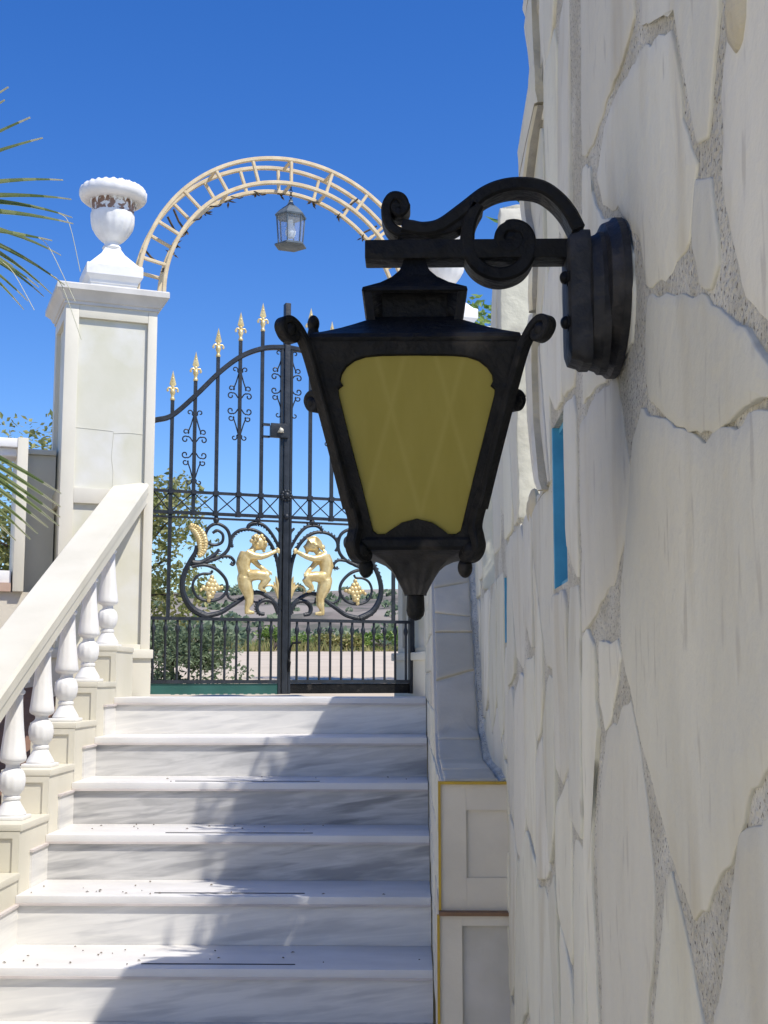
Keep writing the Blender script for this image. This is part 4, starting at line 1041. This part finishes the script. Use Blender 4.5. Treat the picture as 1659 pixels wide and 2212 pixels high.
def tree(name, label, cat, base, c, rad, n, size, leaf, seed, clump=26, group=None, trunk=.07, aspect=.5, wisps=0):
    rnd = random.Random(seed); root = thing(name, label, cat, base, group)
    b = MB(); cl = leafy(b, c, rad, n, size, rnd, clump, aspect=aspect); 
    for _ in range(wisps):                            # long shoots standing out of the crown
        d = Vector((rnd.gauss(0,1), rnd.gauss(0,1), rnd.gauss(.3,1))).normalized(); p = Vector(c)+Vector((d.x*rad[0], d.y*rad[1], d.z*rad[2]))*.85
        if p.x < .45: continue
        g = (d+Vector((0,0,.5))).normalized(); q = p+g*rnd.uniform(.1,.28); b.tube([p, q], .003, 4)
        for k in range(9):
            r_ = p.lerp(q, k/8); t = (g+Vector((rnd.gauss(0,.8), rnd.gauss(0,.8), rnd.gauss(0,.8)))).normalized(); s_ = t.orthogonal().normalized(); l = rnd.uniform(.08,.15)
            b.add([r_, r_+t*l*.5+s_*l*.09, r_+t*l, r_+t*l*.5-s_*l*.09], [(0,1,2,3)])
    b.build('crown', M[leaf], root, smooth=False)
    b = MB(); B0 = Vector(base); top = Vector(c)
    mid = B0.lerp(top, .55)+Vector((rnd.uniform(-.1,.1), rnd.uniform(-.1,.1), 0))
    b.tube(spline([B0, B0.lerp(mid,.5)+Vector((.04,0,0)), mid, top],4), [trunk*(1-.65*i/12) for i in range(13)], 8)
    for cc, q in cl: b.tube([mid.lerp(top, rnd.uniform(0,.8)), mid.lerp(cc,.6)+Vector((0,0,.05)), cc], [trunk*.32,trunk*.2,trunk*.08], 5)
    b.build('trunk', M['bark'], root); return root
tree('olive_tree', 'olive green tree rising behind the left gate pillar', 'tree', (-2.35,10.2,.0), (-2.72,10.2,.95), (.98,.8,.98), 15000, .06, 'leaf_olive', 21, 38)
tree('leafy_tree', 'green tree behind the right gate pillar, seen past the lantern', 'tree', (.75,9.4,-.02), (.70,9.4,1.62), (.95,.8,1.2), 12000, .065, 'leaf_green', 22, 34)
tree('shade_shrub', 'tall leafy bush growing behind the flagstone wall', 'shrub', (.72,4.35,-.5), (.68,4.2,1.24), (.18,.52,.58), 4600, .14, 'leaf_green', 23, 44, trunk=.022, aspect=.2, wisps=90)
tree('shade_shrub', 'lower leafy bush behind the gap in the flagstone wall', 'shrub', (.62,3.5,-.5), (.60,3.45,1.0), (.13,.30,.36), 1100, .13, 'leaf_green', 27, 16, trunk=.018, aspect=.2, wisps=50)
tree('dark_bush', 'dark bush on the roadside behind the left gate leaf', 'shrub', (-1.85,9.3,-.06), (-1.75,9.3,.17), (.55,.45,.26), 6500, .038, 'leaf_dark', 24, 26, trunk=.03)
rnd = random.Random(31)
kinds = [('leaf_green','bright green bush beyond the road'),('leaf_dark','dark green bush beyond the road'),('leaf_yellow','straw coloured bush beyond the road')]
wh = ['just left of the gate post','right of the gate post','near the left pillar','far left behind the pillar','near the right pillar','behind the lantern','in the middle of the left leaf','low, against the right pillar','beside the dark roadside bush','outermost on the right']
pos = [(-2.3,21.6,.36,0),(-.55,21.8,.36,0),(-4.7,21.5,.5,1),(-6.6,21.8,.55,1),(1.1,21.6,.4,2),(.3,21.4,.42,0),(-3.4,21.3,.38,1),(-1.35,21.5,.30,2),(-1.75,22.4,.42,1),(2.4,21.9,.5,0)]
for i, (x, y, r_, k) in enumerate(pos):
    z0 = road(x, 21); lf, lb = kinds[k]
    tree('roadside_bush', lb+', '+wh[i], 'shrub', (x,y,z0-.05), (x,y,z0+r_*.45), (r_*1.7,r_,r_*.62), 2600, .07, lf, 60+i, 14, 'bushes beyond the road', .02)
b = MB(); rnd = random.Random(8)
for _ in range(9000):
    x = rnd.uniform(-9,6); y = 20.9+rnd.random()**2*9; z = hz(x, y)-.02; h = rnd.uniform(.12,.36)*(.7+.6*noise.noise((x*.7,y*.7,0)))
    if h < .05: continue
    d = Vector((rnd.uniform(-.1,.1), rnd.uniform(-.1,.1), h)); s_ = Vector((rnd.uniform(.008,.02),0,0))
    b.add([Vector((x,y,z))-s_, Vector((x,y,z))+s_, Vector((x,y,z))+d], [(0,1,2)])
tag(b.build('dry_grass', M['leaf_yellow'], smooth=False), 'tall dry grass along the far side of the road', 'grass', kind='stuff')
b = MB(); rnd = random.Random(9)
for _ in range(700):
    x = rnd.uniform(-60,45); y = rnd.uniform(32,140); z = hz(x, y); r_ = rnd.uniform(.2,.65)
    for k in range(26):
        d = Vector((rnd.gauss(0,1), rnd.gauss(0,1), abs(rnd.gauss(0,.7)))).normalized()*r_; p = Vector((x,y,z))+d; t = Vector((rnd.gauss(0,1),rnd.gauss(0,1),rnd.gauss(0,1))).normalized(); s_ = t.orthogonal().normalized(); L = r_*.55
        b.add([p-t*L, p+s_*L*.6, p+t*L, p-s_*L*.6], [(0,1,2,3)])
tag(b.build('hill_scrub', M['leaf_dark'], smooth=False), 'low dark scrub dotted over the far hills', 'scrub', kind='stuff')

# fan palm on the left
palm = thing('fan_palm', 'fan palm whose drooping leaf tips reach in from the left edge', 'palm', (-2.05,3.2,-EYE))
b = MB(); tp = Vector((-2.05,3.2,.75))
b.lathe([(.20,-.1),(.17,.2),(.14,.8),(.13,1.6),(.15,2.2),(.10,2.45)], (-2.05,3.2,-EYE), 16, flute=lambda a, z: .12*math.sin(z*30+a*3)); b.build('trunk', M['bark'], palm)
def fan(hub, tips, width, threads, rnd):
    """one fan leaf: petiole from the trunk and folded segments ending in pale frayed tips"""
    lb = MB(); hub = Vector(hub)
    lb.tube(spline([tp, tp.lerp(hub,.5)+Vector((0,0,.15)), hub],6), .012, 6)
    for tip, dr in tips:
        tip = Vector(tip); ax = tip-hub; L = ax.length
        P_ = [hub+ax*t+Vector((0,0,-dr*(t**3)+dr*.35*math.sin(PI*t)*.5)) for t in [i/16 for i in range(17)]]
        sd_ = ax.cross(Vector((0,-1,0)));
        sd_ = sd_.normalized() if sd_.length > 1e-4 else Vector((0,0,1))
        rows = []
        for i, p in enumerate(P_):
            t = i/16; wv = width*(min(1, .35+t*2.2) if t < .3 else (1-(t-.3)/.72)**.9)*.5+.0008
            rows.append([p+sd_*wv, p+Vector((0,.006+wv*.5,0)), p-sd_*wv])
        base = len(lb.v)
        for i in range(16):
            a, c = rows[i], rows[i+1]; m = 1 if i >= 15 else 0
            lb.add([*a, *c], [(0,1,4,3),(1,2,5,4)], m)
        if rnd.random() < threads:
            q = P_[13+rnd.randrange(3)]; lb.m = 1
            lb.tube(spline([q, q+Vector((.03,.0,-.03)), q+Vector((.06+.05*rnd.random(),0,-.11-.06*rnd.random()))],4), .0009, 4); lb.m = 0
    lb.build('frond', [M['palm'], M['palm_tip']], palm, smooth=False)
rnd = random.Random(3)
t1_ = [((65,248),.02),((92,290),.03),((136,376),.05),((154,418),.05),((156,450),.08),((158,470),.05),((112,514),.02),((132,532),.08),((112,604),.12),((140,590),.1),((95,616),.1),((84,600),.08),((60,625),.1),((52,638),.12),((18,180),.03),((10,210),.02),((28,560),.06)]
fan(pt(-330,468,3.1), [(pt(x,y,3.1+rnd.uniform(-.12,.12))+Vector((0,0,dr*.7)), dr) for (x,y),dr in t1_], .023, .4, rnd)
t2_ = [((178,1052),.05),((177,1078),.06),((176,1100),.06),((174,1116),.07),((150,1122),.06),((128,1136),.06),((112,1144),.07),((80,1150),.06),((60,1150),.05),((30,1160),.06)]
fan(pt(-480,800,2.9), [(pt(x,y,2.9+rnd.uniform(-.1,.1))+Vector((0,0,dr*.7)), dr) for (x,y),dr in [((x-46,y),d) for (x,y),d in t2_]], .030, .1, rnd)
for az, el, L in ((150,35,.8),(200,20,.9),(250,40,.8),(100,55,.7),(170,70,.7),(225,65,.75)):
    d = Vector((math.cos(R(az))*math.cos(R(el)), math.sin(R(az))*math.cos(R(el)), math.sin(R(el)))); hub = tp+d*.55
    s_ = d.cross(Vector((0,0,1))).normalized(); u_ = s_.cross(d)
    fan(hub, [(hub+(d*math.cos(R(a))+s_*math.sin(R(a)))*L*.8+u_*.05, .12) for a in range(-90,91,12)], .03, 0, rnd)

# ================================================================== CAMERA, LIFT, RENDER SETTINGS
cam = bpy.data.cameras.new('camera'); co = bpy.data.objects.new('camera', cam); COL.objects.link(co)
cam.sensor_width = 36; cam.sensor_fit = 'AUTO'; cam.lens = F/2212*36; cam.clip_start = .05; cam.clip_end = 6000
co.matrix_world = Matrix((( RT.x, UP.x, -FW.x, 0), (RT.y, UP.y, -FW.y, 0), (RT.z, UP.z, -FW.z, 0), (0,0,0,1)))
S.camera = co
bpy.context.view_layer.update()
for o in list(bpy.data.objects):
    if o.parent is None: o.location.z += EYE
S.view_settings.view_transform = 'Standard'; S.view_settings.look = 'None'; S.view_settings.gamma = 1; S.view_settings.exposure = .35
